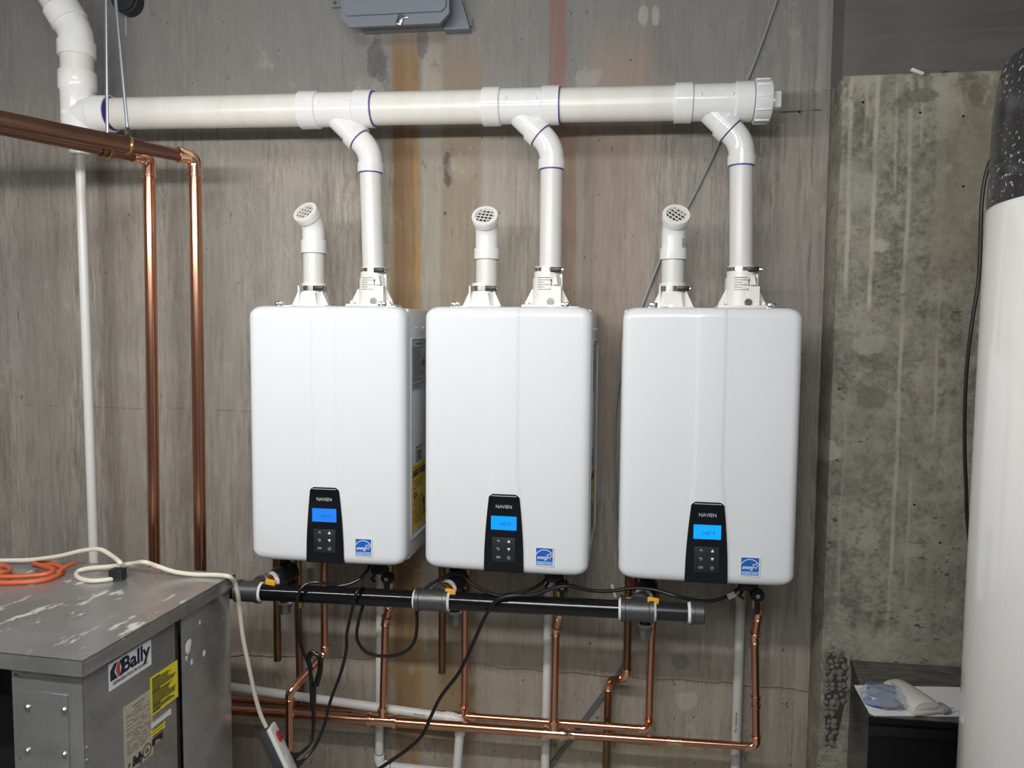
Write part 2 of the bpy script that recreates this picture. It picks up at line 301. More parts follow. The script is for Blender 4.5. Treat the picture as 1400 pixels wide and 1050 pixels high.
# ------------------------------------------------------------------ mesh helpers
ORG = {}
def empty(name, loc, label, cat, group=None, rz=0.0):
    o = bpy.data.objects.new(name, None); COL.objects.link(o); o.location = loc; o.rotation_euler = (0, 0, rz)
    o.empty_display_size = 0.05
    o['label'] = label; o['category'] = cat
    if group: o['group'] = group
    ORG[o.name] = V(loc) if rz == 0 else None
    return o
def bez(a, c, b, n, rad):
    out = []; d1 = (a-c).normalized(); d2 = (b-c).normalized(); th = math.pi-d1.angle(d2); k = 4/3*math.tan(th/4)*rad
    p1 = a-d1*k; p2 = b-d2*k
    for i in range(n+1):
        t = i/n; out.append(a*(1-t)**3+p1*3*t*(1-t)**2+p2*3*t*t*(1-t)+b*t**3)
    return out
def spline(pts, n=8):
    P = [V(p) for p in pts]; P = [P[0]*2-P[1]]+P+[P[-1]*2-P[-2]]; out = []
    for i in range(1, len(P)-2):
        a, b, c, d = P[i-1:i+3]
        for j in range(n):
            t = j/n; out.append(0.5*((2*b)+(c-a)*t+(2*a-5*b+4*c-d)*t*t+(3*b-a-3*c+d)*t**3))
    out.append(P[-2]); return out
class MB:
    def __init__(s): s.bm = bmesh.new()
    def tube(s, pts, r, seg=16, caps=True, start=None):
        pts = [V(p) for p in pts]
        if not isinstance(r, (list, tuple)): r = [r]*len(pts)
        n = len(pts); T = []
        for i in range(n):
            a = pts[max(i-1, 0)]; b = pts[min(i+1, n-1)]; d = b-a
            if d.length < 1e-9: d = T[-1] if T else V((0, 0, 1))
            T.append(d.normalized())
        u = start or (V((0, 0, 1)) if abs(T[0].z) < 0.9 else V((1, 0, 0))); u = (u-T[0]*u.dot(T[0])).normalized(); rings = []
        for i in range(n):
            u = (u-T[i]*u.dot(T[i])).normalized(); v = T[i].cross(u)
            rings.append([s.bm.verts.new(pts[i]+(u*math.cos(q)+v*math.sin(q))*r[i]) for q in (2*math.pi*k/seg for k in range(seg))])
        for i in range(n-1):
            for k in range(seg):
                s.bm.faces.new((rings[i][k], rings[i][(k+1) % seg], rings[i+1][(k+1) % seg], rings[i+1][k]))
        if caps: s.bm.faces.new(list(reversed(rings[0]))); s.bm.faces.new(rings[-1])
        return s
    def steps(s, a, b, prof, seg=20, caps=True):
        """stepped cylinder between a and b: prof = [(t, r), ...]"""
        a, b = V(a), V(b); d = (b-a)
        pts = []; rs = []; ax = d.normalized()
        for t, r in prof: pts.append(a+d*t); rs.append(r)
        u = V((0, 0, 1)) if abs(ax.z) < 0.9 else V((1, 0, 0)); u = (u-ax*u.dot(ax)).normalized(); v = ax.cross(u); rings = []
        for p, r in zip(pts, rs): rings.append([s.bm.verts.new(p+(u*math.cos(2*math.pi*k/seg)+v*math.sin(2*math.pi*k/seg))*r) for k in range(seg)])
        for i in range(len(rings)-1):
            for k in range(seg): s.bm.faces.new((rings[i][k], rings[i][(k+1) % seg], rings[i+1][(k+1) % seg], rings[i+1][k]))
        if caps: s.bm.faces.new(list(reversed(rings[0]))); s.bm.faces.new(rings[-1])
        return s
    def box(s, c, size, bev=0.0, R=None, seg=2):
        b = bmesh.new(); bmesh.ops.create_cube(b, size=1.0)
        for v in b.verts: v.co = V((v.co.x*size[0], v.co.y*size[1], v.co.z*size[2]))
        if bev: bmesh.ops.bevel(b, geom=list(b.edges), offset=bev, segments=seg, profile=0.5, affect='EDGES')
        for v in b.verts: v.co = (R @ v.co if R else v.co)+V(c)
        me = bpy.data.meshes.new('t'); b.to_mesh(me); s.bm.from_mesh(me); bpy.data.meshes.remove(me); b.free(); return s
    def prism(s, poly, O, U, W, N, h, bev=0):
        """poly in (u, w), extruded from O by N*h"""
        O, U, W, N = V(O), V(U), V(W), V(N)
        a = [s.bm.verts.new(O+U*x+W*y) for x, y in poly]; b = [s.bm.verts.new(O+U*x+W*y+N*h) for x, y in poly]; n = len(poly)
        s.bm.faces.new(list(reversed(a))); s.bm.faces.new(b)
        for i in range(n): s.bm.faces.new((a[i], a[(i+1) % n], b[(i+1) % n], b[i]))
        return s
    def rect(s, O, U, W, N, x0, y0, x1, y1, h=0.0004):
        return s.prism([(x0, y0), (x1, y0), (x1, y1), (x0, y1)], O, U, W, N, h)
    def sphere(s, c, r, sub=2, sc=(1, 1, 1)):
        g = bmesh.ops.create_icosphere(s.bm, subdivisions=sub, radius=r)
        for v in g['verts']: v.co = V((v.co.x*sc[0], v.co.y*sc[1], v.co.z*sc[2]))+V(c)
        return s
    def build(s, name, m, parent=None, ang=35, label=None):
        bmesh.ops.recalc_face_normals(s.bm, faces=list(s.bm.faces))
        off = ORG.get(parent.name) if parent else None
        if off:
            for v in s.bm.verts: v.co -= off
        me = bpy.data.meshes.new(name); s.bm.to_mesh(me); s.bm.free()
        for p in me.polygons: p.use_smooth = True
        me.set_sharp_from_angle(angle=math.radians(ang))
        me.materials.append(m); o = bpy.data.objects.new(name, me); COL.objects.link(o)
        if parent: o.parent = parent; ORG[o.name] = off
        if label: o['label'] = label
        return o
def single(o, label, cat, group=None):
    o['label'] = label; o['category'] = cat
    if group: o['group'] = group
    return o
def text(name, body, size, O, U, W, N, m, parent, align='CENTER', ext=0.0004, sx=1.0, shear=0.0, off=0.0):
    c = bpy.data.curves.new('t', 'FONT'); c.body = body; c.size = size; c.align_x = align; c.align_y = 'CENTER'; c.extrude = ext; c.resolution_u = 3; c.shear = shear; c.offset = off
    o = bpy.data.objects.new('t', c); COL.objects.link(o)
    bpy.context.view_layer.update()
    me = bpy.data.meshes.new_from_object(o.evaluated_get(bpy.context.evaluated_depsgraph_get())); bpy.data.objects.remove(o); bpy.data.curves.remove(c)
    O, U, W, N = V(O), V(U), V(W), V(N); of = ORG.get(parent.name) or V((0, 0, 0))
    for v in me.vertices: v.co = O+U*v.co.x*sx+W*v.co.y+N*(v.co.z+ext)-of
    me.name = name; me.materials.clear(); me.materials.append(m)
    ob = bpy.data.objects.new(name, me); COL.objects.link(ob); ob.parent = parent; ORG[ob.name] = ORG.get(parent.name); return ob
def run(root, pts, r, pm, fm, bend, hub, k=1.10, kb=1.2, pname='pipe', fname='elbow', seg=20, ends=(0, 0), bead=False, ring=None):
    """straight pipes joined by elbow fittings at the inner points"""
    P = [V(p) for p in pts]; n = len(P); tr = [0]*n; pms = pm if isinstance(pm, list) else [pm]*n; dirs = [(P[i+1]-P[i]).normalized() for i in range(n-1)]
    for i in range(1, n-1):
        th = dirs[i-1].angle(dirs[i]); tr[i] = bend*math.tan(th/2)
    for i in range(n-1):
        a = P[i]+dirs[i]*tr[i]; b = P[i+1]-dirs[i]*tr[i+1]
        MB().tube([a, b], r, seg).build(pname, pms[i], root)
    for i in range(1, n-1):
        a = P[i]-dirs[i-1]*tr[i]; b = P[i]+dirs[i]*tr[i]; arc = bez(a, P[i], b, 8, bend)
        h0 = a-dirs[i-1]*hub; h1 = b+dirs[i]*hub; e = 0.0006
        if bead:
            q = hub; pts2 = [h0, h0+dirs[i-1]*e, a-dirs[i-1]*q*.72, a-dirs[i-1]*q*.70, a-dirs[i-1]*q*.38, a-dirs[i-1]*q*.36]+arc+[b+dirs[i]*q*.36, b+dirs[i]*q*.38, b+dirs[i]*q*.70, b+dirs[i]*q*.72, h1-dirs[i]*e, h1]
            rs = [r*k, r*kb, r*kb, r*k, r*k*1.0, r*k*1.0]+[r*k]*len(arc)+[r*k, r*k, r*k, r*kb, r*kb, r*k]
        else:
            pts2 = [h0, h0+dirs[i-1]*e, a-dirs[i-1]*e, a]+arc[1:-1]+[b, b+dirs[i]*e, h1-dirs[i]*e, h1]
            rs = [r*kb*.985, r*kb, r*kb, r*k]+[r*k]*(len(arc)-2)+[r*k, r*kb, r*kb, r*kb*.985]
        el = MB().tube(pts2, rs, seg).build(fname, fm, root)
        if ring:
            MB().tube([h0-dirs[i-1]*.0025, h0], r*1.06, seg).build('primer_ring', ring, el)
            MB().tube([h1, h1+dirs[i]*.0025], r*1.06, seg).build('primer_ring', ring, el)
def tee(root, c, ax, L, r, br, Lb, rb, m, k=1.1, kb=1.2, bead=0.012, name='tee'):
    c, ax, br = V(c), V(ax).normalized(), V(br).normalized(); mb = MB(); e = .0006
    t = bead/(2*L); mb.steps(c-ax*L, c+ax*L, [(0, r*kb), (t, r*kb), (t+.001, r*k), (1-t-.001, r*k), (1-t, r*kb), (1, r*kb)])
    t = bead/Lb; mb.steps(c, c+br*Lb, [(0, rb*k), (1-t, rb*k), (1-t+.001, rb*kb), (1, rb*kb)])
    return mb.build(name, m, root)
def coupling(root, a, d, L, r, m, kb=1.27, name='coupling'):
    a, d = V(a), V(d).normalized(); t = .22
    return MB().steps(a-d*L/2, a+d*L/2, [(0, r*kb), (t, r*kb), (t+.02, r*1.08), (1-t-.02, r*1.08), (1-t, r*kb), (1, r*kb)]).build(name, m, root)
# ================================================================== SETTING
def struct(name, o): o['kind'] = 'structure'; return o
XL, XR, YF, ZC = -3.2, 2.2, -4.6, 2.95
struct('f', MB().box(((XL+XR)/2, YF/2, -0.05), (XR-XL+.4, -YF+.6, 0.1)).build('floor', M_FLOOR))
struct('c', MB().box(((XL+XR)/2, YF/2, ZC+.05), (XR-XL+.4, -YF+.6, 0.1)).build('ceiling', M_ROOM))
struct('l', MB().box((XL-.05, YF/2, ZC/2), (0.1, -YF+.3, ZC)).build('wall_left', M_ROOM))
struct('r', MB().box((XR+.05, YF/2, ZC/2), (0.1, -YF+.3, ZC)).build('wall_right', M_ROOM))
struct('b', MB().box(((XL+XR)/2, YF-.05, ZC/2), (XR-XL, 0.1, ZC)).build('wall_front', M_ROOM))
wb = struct('w', MB().box(((XL+XR)/2, .057, ZC/2), (XR-XL, 0.1, ZC)).build('wall_back', M_BACK))
# upper pour: stands a few millimetres proud over a ragged cold joint
jp = [(320, 896), (470, 899), (560, 902), (640, 906), (690, 912), (745, 917), (840, 924), (890, 928), (960, 931), (1040, 938), (1085, 943), (1130, 947)]
J = [(A(x, y, 0).x, A(x, y, 0).z) for x, y in jp]; J = [(XL, J[0][1])]+J+[(XR, J[-1][1])]
edge = []
for (x0, z0), (x1, z1) in zip(J, J[1:]):
    k = max(2, int((x1-x0)/0.012))
    for i in range(k):
        t = i/k; edge.append((x0+(x1-x0)*t, z0+(z1-z0)*t+random.uniform(-.0022, .0022)+.003*math.sin(41*(x0+(x1-x0)*t))))
edge.append(J[-1])
MB().prism(edge+[(XR, ZC), (XL, ZC)], (0, .0, 0), (1, 0, 0), (0, 0, 1), (0, 1, 0), .0075).build('upper_pour', M_BACK, wb, label='upper concrete pour with ragged lower edge')
# pier at the right, with a darker beam on top
PX, PY = 0.567, -0.13; ZB = A(1240, 100, PY).z
pier = struct('p', MB().box(((PX+XR)/2, PY/2, ZB/2), (XR-PX, -PY, ZB), .004).build('wall_pier', M_PIER))
lip = []
x = PX
while x < XR: lip.append((x, ZB+random.uniform(-.006, .004)+(.003*math.exp(-((x-.83)/.03)**2)))); x += .014
lip.append((XR, ZB))
MB().prism(lip+[(XR, ZC), (PX, ZC)], (0, PY+.012, 0), (1, 0, 0), (0, 0, 1), (0, 1, 0), -PY-.013).build('beam', M_BEAM, pier, label='smooth dark concrete beam over the pier')
for px, py in ((1180, 140), (1258, 154), (1317, 159), (1317, 255), (1250, 690), (1285, 742)):
    p = A(px, py, PY); MB().steps(p+V((0, -.0006, 0)), p+V((0, .004, 0)), [(0, .0032), (1, .0032)], 10).build('tie_hole', M_DARK, pier)
p = A(1093, 153, 0); MB().steps(p+V((0, -.0006, 0)), p+V((0, .004, 0)), [(0, .0035), (1, .0035)], 10).build('tie_hole', M_DARK, wb)
p = A(1253, 100, PY); MB().box(p+V((0, -.004, .002)), (.034, .012, .008), .002, Matrix.Rotation(.4, 3, 'Y')).build('plaster_chip', M_LABW, pier)
# rock pocket of bare aggregate at the pier's lower corner
pk = [(1130, 893), (1142, 890), (1158, 900), (1156, 950), (1150, 985), (1141, 1020), (1129, 1015), (1127, 950)]
cen = A(1140, 950, PY)
MB().prism([(A(*q, PY).x, A(*q, PY).z) for q in pk], (0, PY-.001, 0), (1, 0, 0), (0, 0, 1), (0, 1, 0), .002).build('pocket', mat('pocket_shade', (.05, .047, .04), .9), pier, label='flat dark patch for the shade between bare stones')  # flat patch, the recess shade is painted as dark colour
protos = []
for i in range(6):
    b = bmesh.new(); bmesh.ops.create_icosphere(b, subdivisions=1, radius=1)
    for v in b.verts: v.co = v.co*random.uniform(.72, 1.12)
    me = bpy.data.meshes.new('stone'); b.to_mesh(me); b.free(); me.materials.append(M_STONE); protos.append(me)
yy = 894
while yy < 1018:
    xa, xb = (1129, 1156) if yy < 960 else (1128, 1150 - (yy-960)*.15)
    xx = xa+random.uniform(0, 5)
    while xx < xb:
        o = bpy.data.objects.new('stone', random.choice(protos)); COL.objects.link(o); o.parent = pier
        o.location = A(xx+random.uniform(-1.5, 1.5), yy+random.uniform(-2, 2), PY); s = random.uniform(.0105, .018)
        o.scale = (s*random.uniform(.8, 1.15), s*.75, s*random.uniform(.6, 1.05)); o.rotation_euler = [random.uniform(0, 6) for _ in range(3)]
        o.location.y = PY+.003; xx += random.uniform(6.5, 10)
    yy += 8.2
# ================================================================== VENT HEADER
DY = -0.20; RD = .0445
d0, d1 = A(105, 156.5, DY), A(1028, 139, DY); dz = lambda x: d0.z+(d1.z-d0.z)*(x-d0.x)/(d1.x-d0.x)
def D(px):
    x = A(px, 148, DY).x; return V((x, DY, dz(x)))
DA = (d1-d0).normalized()
vh = empty('vent_header', (D(580).x, DY, D(580).z), 'white plastic exhaust header pipe with three branches running along the wall above the heaters', 'vent pipe')
for a, b in ((158, 415), (505, 668), (758, 926)): MB().tube([D(a), D(b)], RD, 32).build('pipe', M_PVCP, vh, label='cream plastic pipe with scuffs')
RV = .0302
wy = [((412, 437, 487, 511), 450, 506.5, 229, 498), ((661, 685, 741, 765), 698, 754.5, 229, 748), ((922, 946, 1004, 1028), 958, 1014.5, 227, 1010)]
VENTS = []
for vi, ((h0, h1, h2, h3), bx, ex, ey, rx) in enumerate(wy):
    mb = MB(); L = (D(h3)-D(h0)).length; t1 = (D(h1)-D(h0)).length/L; t2 = (D(h2)-D(h0)).length/L
    mb.steps(D(h0), D(h3), [(0, RD*1.13), (.005, RD*1.15), (t1-.01, RD*1.15), (t1+.01, RD*1.05), (t2-.01, RD*1.05), (t2+.01, RD*1.15), (.995, RD*1.15), (1, RD*1.13)], 36)
    wye = mb.build('wye_fitting', M_PVC, vh)
    MB().tube([D(h3), D(h3)+DA*.003], RD*1.07, 32).build('primer_ring', M_PURP, wye, label='purple primer line')
    for q in (.32, .72):
        c = D(h0)+DA*L*q; MB().sphere(c+V((0, -RD*1.04, .008)), .005, 2, (1, .5, 1)).build('moulding_nub', M_PVC, wye)
    # branch: 45 degrees down to the right, then an elbow to the vertical drop
    E = A(ex, ey-29, DY); c45 = V((E.x, DY, 0)); bd = V((math.sin(math.radians(46)), 0, -math.cos(math.radians(46))))
    E.z = E.z; B0 = V((D(bx).x, DY, D(bx).z)); t = (E.x-B0.x)/bd.x; E.z = B0.z+bd.z*t
    B1 = B0+bd*(t-.043)
    mb = MB(); Lb = (B1-B0).length; th = 1-.028/Lb
    mb.steps(B0, B1, [(0, RV*1.08), (th-.01, RV*1.08), (th+.01, RV*1.27), (.99, RV*1.27), (1, RV*1.23)], 28); br = mb.build('branch', M_PVC, wye)
    MB().tube([B1, B1+bd*.003], RV*1.12, 28).build('primer_ring', M_PURP, br, label='purple primer line')
    Ez = A(ex, ey, DY); dn = V((0, 0, -1)); tl = .052
    arc = bez(E-bd*.034, E, V((E.x, DY, E.z-.034)), 10, .034/math.tan(math.radians(23)))
    arc = [B1]+arc
    end = arc[-1]; e2 = V((E.x, DY, end.z-.027))
    mb = MB(); mb.tube(arc+[end+dn*.0012, end+dn*.002, e2+dn*-.001, e2], [RV*1.1]*(len(arc)+1)+[RV*1.2, RV*1.2, RV*1.17], 28); el = mb.build('elbow', M_PVC, vh)
    MB().tube([e2, e2+dn*.003], RV*1.04, 28).build('primer_ring', M_PURP, el, label='purple primer line')
    MB().tube([e2, V(([-.777, -.281, .223][vi]+.0885, DY, 1.60))], RV, 28).build('drop_pipe', M_PVCS, vh)
# cleanout plug on the right end
a = D(1029); mb = MB(); mb.steps(a, a+DA*.043, [(0, RD*1.19), (.02, RD*1.21), (.93, RD*1.21), (1, RD*1.17)], 36)
for k in range(36):
    if k % 2: continue
plug = mb.build('cleanout_plug', M_PVC, vh)
for k in range(10):
    q = 2*math.pi*k/10; off = V((0, math.cos(q), math.sin(q)))*RD*1.21; MB().box(a+DA*.021+off, (.036, .005, .005), .001).build('grip_rib', M_PVC, plug)
MB().box(a+DA*.055, (.026, .042, .042), .003).build('square_head', M_PVC, plug)
# tee, riser and small drain at the left end
T0 = A(107.5, 157, DY); T0.z = dz(T0.x); zt = lambda py: A(107, py, DY).z; X0 = T0.x
mb = MB(); mb.steps((X0, DY, zt(203)), (X0, DY, zt(99)), [(0, RD*.95), (.25, RD*1.06), (.74, RD*1.06), (.77, RD*1.16), (.99, RD*1.16), (1, RD*1.13)], 36)
mb.steps(T0, D(153), [(0, RD*1.05), (.45, RD*1.06), (.5, RD*1.16), (.99, RD*1.16), (1, RD*1.13)], 32)
tl = mb.build('tee_fitting', M_PVC, vh); MB().tube([D(153), D(153)+DA*.002], RD*1.07, 32).build('primer_ring', M_PURP, tl, label='purple primer line')
MB().sphere((X0-.012, DY-RD*1.04, zt(158)), .010, 2, (1, .3, 1)).build('moulding_nub', M_PVC, tl)
mb = MB(); mb.steps((X0, DY, zt(212)), (X0, DY, zt(200)), [(0, .024), (.1, .0275), (.9, .0275), (1, .022)], 24); mb.build('reducer_bushing', M_PVC, vh)
MB().tube([(X0, DY, zt(101)), (X0, DY, zt(78))], RD, 32).build('pipe', M_PVCP, vh)
e1 = V((X0, DY, zt(78))); e2 = V((X0, DY, zt(58))); cz = e2+V((0, 0, .030)); ud = V((-.5, -.10, .85)).normalized(); e3 = cz+ud*.030
arc = bez(e2, cz, e3, 10, .030/math.tan(V((0, 0, 1)).angle(ud)/2)); f3 = e3+ud*.05
mb = MB(); mb.tube([e1, e1+V((0, 0, .0015)), e2-V((0, 0, .001)), e2]+arc[1:-1]+[e3, e3+ud*.001, f3-ud*.0015, f3], [RD*1.13, RD*1.16, RD*1.16, RD*1.06]+[RD*1.06]*9+[RD*1.06, RD*1.16, RD*1.16, RD*1.13], 36); el = mb.build('elbow', M_PVC, vh)
MB().tube([f3, f3+ud*.003], RD*1.05, 32).build('primer_ring', M_PURP, el)
MB().tube([f3, f3+ud*.07], RD, 32).build('pipe', M_PVCP, vh)
g0 = f3+ud*.07; MB().steps(g0, g0+ud*.07, [(0, RD*1.13), (.03, RD*1.16), (1, RD*1.16)], 32).build('coupling', M_PVC, vh)
MB().tube([g0, V((g0.x+ud.x*1.0, g0.y+ud.y*1.0, g0.z+ud.z*1.0))], RD, 32).build('pipe', M_PVCP, vh) if False else MB().tube([g0, g0+ud*((ZC-.02-g0.z)/ud.z)], RD, 32).build('pipe', M_PVCP, vh)
# drain pipe below the tee
dp = MB().tube([(X0, DY, zt(210)), (X0+.006, DY, .9), (X0+.008, DY, 0.0)], .0136, 20).build('drain_pipe', M_PVCS)
single(dp, 'thin white plastic drain pipe dropping from the left end of the header', 'pipe')
# ================================================================== WATER HEATERS
HW, HH, HF = .218, .694, -.350; HZ = .866
SIDE = ['leftmost', 'middle', 'rightmost']
def cover():
    bm = bmesh.new(); r, rc = .024, .030; rows = [0, .0015, .005, .010, .017, .024, .030, .12, .19, .215, .235, .26, .30, .45, .60, HH-.030, HH-.024, HH-.017, HH-.010, HH-.005, HH-.0015, HH]
    rings = []
    for z in rows:
        e = min(z, HH-z); iy = r-math.sqrt(max(r*r-(r-e)**2, 0)) if e < r else 0; iw = rc-math.sqrt(max(rc*rc-(rc-e)**2, 0)) if e < rc else 0
        wv = HW-iw; yf = HF+iy*.85; pr = []
        ys = HF+.056
        b = .0335+.008*max(0, min(1, (.30-z)/.085))**2
        pr.append((-wv+.0005, ys)); 
        for k in range(7):
            q = math.pi/2*k/6; pr.append((-wv+r-r*math.cos(q), max(yf+r-r*math.sin(q), HF) if True else 0))
        for xx in (-.17, -.13, -.09, -b-.006, -b-.002, -b+.002, -b+.006, -.012, .012, b-.006, b-.002, b+.002, b+.006, .09, .13, .17):
            bow = .005*(1-(xx/HW)**2); hi = max(0, min(1, (b+.004-abs(xx))/.008)); hi = hi*hi*(3-2*hi)
            pr.append((xx*(wv/HW), yf-bow-.0027*hi))
        for k in range(7):
            q = math.pi/2*(6-k)/6; pr.append((wv-r+r*math.cos(q), yf+r-r*math.sin(q)))
        pr.append((wv-.0005, ys))
        rings.append([bm.verts.new((x, min(y, ys), z)) for x, y in pr])
    n = len(rings[0])
    for i in range(len(rows)-1):
        for k in range(n-1): bm.faces.new((rings[i][k], rings[i][k+1], rings[i+1][k+1], rings[i+1][k]))
        bm.faces.new((rings[i][n-1], rings[i][0], rings[i+1][0], rings[i+1][n-1]))
    bm.faces.new(list(reversed(rings[0]))); bm.faces.new(rings[-1]); return bm
ux, uy, uz = V((1, 0, 0)), V((0, 1, 0)), V((0, 0, 1))
def star(cx, cy, R, r, rot=0):
    return [(cx+(R if k % 2 == 0 else r)*math.sin(rot+math.pi*k/5), cy+(R if k % 2 == 0 else r)*math.cos(rot+math.pi*k/5)) for k in range(10)]
def strip(mb, pts, wd, O, U, W, N, h):
    pts = [V(p) for p in pts]; L = []; Rr = []
    for i, p in enumerate(pts):
        d = (pts[min(i+1, len(pts)-1)]-pts[max(i-1, 0)]).normalized(); q = V((-d.y, d.x)); L.append(p+q*wd/2); Rr.append(p-q*wd/2)
    for i in range(len(pts)-1): mb.prism([tuple(L[i]), tuple(L[i+1]), tuple(Rr[i+1]), tuple(Rr[i])], O, U, W, N, h)
def heater(i, X, rz, scr, lab):
    h = empty('water_heater', (X, 0, HZ), lab, 'water heater', 'wall-hung water heaters', rz if rz else 1e-9)
    ORG[h.name] = None
    mb = MB(); mb.bm = cover(); mb.build('cover', M_WHITE, h, 40)
    yb, yc = -.014, HF+.054
    mb = MB(); mb.box((0, (yb+yc)/2, HH/2), (2*HW-.006, yb-yc, HH-.008), .006); cs = mb.build('casing', M_CASE, h)
    for s in (-1, 1):    # embossed frame on each side
        xs = s*(HW-.003); rr = .02; y0, y1, z0, z1 = yc+.012, yb-.022, .055, HH-.085; pts = []
        for cx, cy, a0 in ((y1-rr, z1-rr, 0), (y0+rr, z1-rr, 90), (y0+rr, z0+rr, 180), (y1-rr, z0+rr, 270)):
            for k in range(6): q = math.radians(a0+90*k/5); pts.append(V((xs, cx+rr*math.cos(q), cy+rr*math.sin(q))))
        pts += pts[:1]; MB().tube(pts, .0042, 8, False).build('embossed_frame', M_CASE, cs)
        for q in (.07, .15, .23): MB().sphere((xs, yc+q, HH-.055), .0035, 1).build('rivet', M_WHITE, cs)
    # right side labels
    xs = HW-.0028; O = V((xs, 0, 0))
    lb = MB().rect(O, uy, uz, ux, -.262, .465, -.115, .612).build('rating_label', M_SLAB, h, label='silver rating label with fine print')
    mb = MB(); rng = random.Random(i)
    mb.rect(O, uy, uz, ux, -.225, .592, -.15, .597, .0008)
    for k in range(24):
        z = .583-.0048*k
        if rng.random() < .15: continue
        x0 = -.258; x1 = x0+rng.uniform(.05, .13); mb.rect(O, uy, uz, ux, x0, z-.0012, x1, z+.0012, .0008)
    mb.rect(O, uy, uz, ux, -.15, .53, -.13, .55, .0008); mb.build('fine_print', M_LABINK, lb)
    lb = MB().rect(O, uy, uz, ux, -.225, .262, -.155, .305).build('notice_label', M_INK, h)
    MB().rect(O, uy, uz, ux, -.221, .265, -.159, .302, .0007).build('notice_field', M_SLAB, lb)
    mb = MB()
    for z in (.290, .284, .277, .271): mb.rect(O, uy, uz, ux, -.212, z-.0018, -.172, z+.0018, .001)
    mb.build('fine_print', M_INK, lb)
    lb = MB().rect(O, uy, uz, ux, -.262, .072, -.120, .258).build('energy_guide_label', M_YLAB, h, label='yellow energy guide label with black print')
    text('print', 'ENERGYGUIDE', .026, O+V((.0004, -.191, .232)), uy, uz, ux, M_INK, lb, sx=.78, off=.0006)
    mb = MB(); mb.rect(O, uy, uz, ux, -.255, .247, -.13, .249, .0008)
    for k in range(18):
        z = .212-.0072*k
        if k in (4, 5, 6): continue
        mb.rect(O, uy, uz, ux, -.256+.01*(k % 3), z-.001, -.145-.02*rng.random(), z+.001, .0008)
    mb.rect(O, uy, uz, ux, -.148, .125, -.13, .147, .0008); mb.rect(O, uy, uz, ux, -.144, .095, -.13, .120, .0008)
    mb.prism([(-.205, .205), (-.195, .205), (-.20, .196)], O, uy, uz, ux, .0008)
    mb.build('fine_print', M_INK, lb)
    text('print', '$216', .022, O+V((.0004, -.232, .172)), uy, uz, ux, M_INK, lb, sx=.8)
    # control panel
    yp = HF-.0105; O = V((0, yp, 0)); nN = -uy
    def outline(g=0.0, drop=0.0):
        pts = []; zt_, wt, wb_ = .2105-g, .0365-g, .0525-g
        wv = lambda z: wb_-(wb_-wt-.003)*max(0, min(1, (z-.02)/(zt_-.02)))**1.7
        zs = [.005+g, .02, .06, .10, .13, .16, .18, .195, zt_-.008]
        Rr = [(wv(z), z) for z in zs]+[(wt-.001, zt_-.003), (wt-.006, zt_)]
        return Rr+[(-x, z) for x, z in reversed(Rr)]
    pn = MB().prism(outline(), (0, HF+.03, 0), ux, uz, -uy, .030+.0085).build('control_panel', M_BLK, h, label='tapered gloss black control panel')
    MB().prism(outline(.0018), (0, yp+.0025, 0), ux, uz, -uy, .0025).build('panel_face', M_BLK, pn)
    strip_m = MB(); strip(strip_m, [(-.033, .2062), (.033, .2062)], .0016, O, ux, uz, nN, .0004); strip_m.build('bezel_line', M_GREYPRINT, pn)
    text('brand_print', 'NAVIEN', .0125, O+V((0, 0, .178)), ux, uz, nN, M_GREYPRINT, pn, sx=.98)
    sc = MB().rect(O, ux, uz, nN, -.0335, .1175, .0335, .1535, .0008).build('screen', scr, pn, label='lit blue display')
    text('digits', '140°F', .0145, O+V((.003, -.0008, .132)), ux, uz, nN, mat('display_digit', (0.01, 0.06, 0.25), .5, emit=(.0, .10, .42), es=.6), sc, ext=.0002)
    kp = MB(); kp.box(O+V((0, 0, .0655)), (.061, .0014, .064), .0006); kp = kp.build('keypad', M_KEY, pn)
    Ok = O+V((0, -.0007, 0))
    for zz, l in ((.088, 'M'), (.045, 'OK')): text('key_mark', l, .0085, Ok+V((-.0135, 0, zz)), ux, uz, nN, M_GREYPRINT, kp)
    mb = MB(); strip(mb, [(-.017, .069), (-.0125, .069), (-.0105, .0665), (-.0125, .064), (-.016, .064)], .0011, Ok, ux, uz, nN, .0004); mb.prism([(-.0185, .069), (-.0155, .0715), (-.0155, .0665)], Ok, ux, uz, nN, .0004); mb.build('key_mark', M_GREYPRINT, kp)
    MB().prism([(.010, .085), (.018, .085), (.014, .0925)], Ok, ux, uz, nN, .0004).build('key_mark', M_WHITEPRINT, kp)
    MB().prism([(.010, .0705), (.014, .063), (.018, .0705)], Ok, ux, uz, nN, .0004).build('key_mark', M_WHITEPRINT, kp)
    mb = MB(); strip(mb, [(.014+.0036*math.sin(q), .045+.0036*math.cos(q)) for q in [.5+k*5.28/12 for k in range(13)]], .0010, Ok, ux, uz, nN, .0004); strip(mb, [(.014, .0455), (.014, .0495)], .001, Ok, ux, uz, nN, .0004); mb.build('key_mark', M_GREYPRINT, kp)
    # blue efficiency sticker
    cx, cz, q = .1065, .0515, .0215; ysf = HF-.005*(1-(.085/HW)**2)-.0016; O = V((cx, ysf, cz))
    st = MB().prism([(-.0245, -.0255), (.0245, -.0255), (.0245, .0255), (-.0245, .0255)], O+V((0, .0004, 0)), ux, uz, nN, .0004).build('efficiency_sticker', M_LABW, h, label='square blue efficiency sticker')
    MB().rect(O, ux, uz, nN, -.0215, -.0125, .0215, .0225, .0004).build('blue_field', M_ESB, st)
    MB().rect(O, ux, uz, nN, -.0215, -.0225, .0215, -.0135, .0004).build('name_field', M_ESL, st)
    O2 = O+V((0, -.0004, 0)); mb = MB()
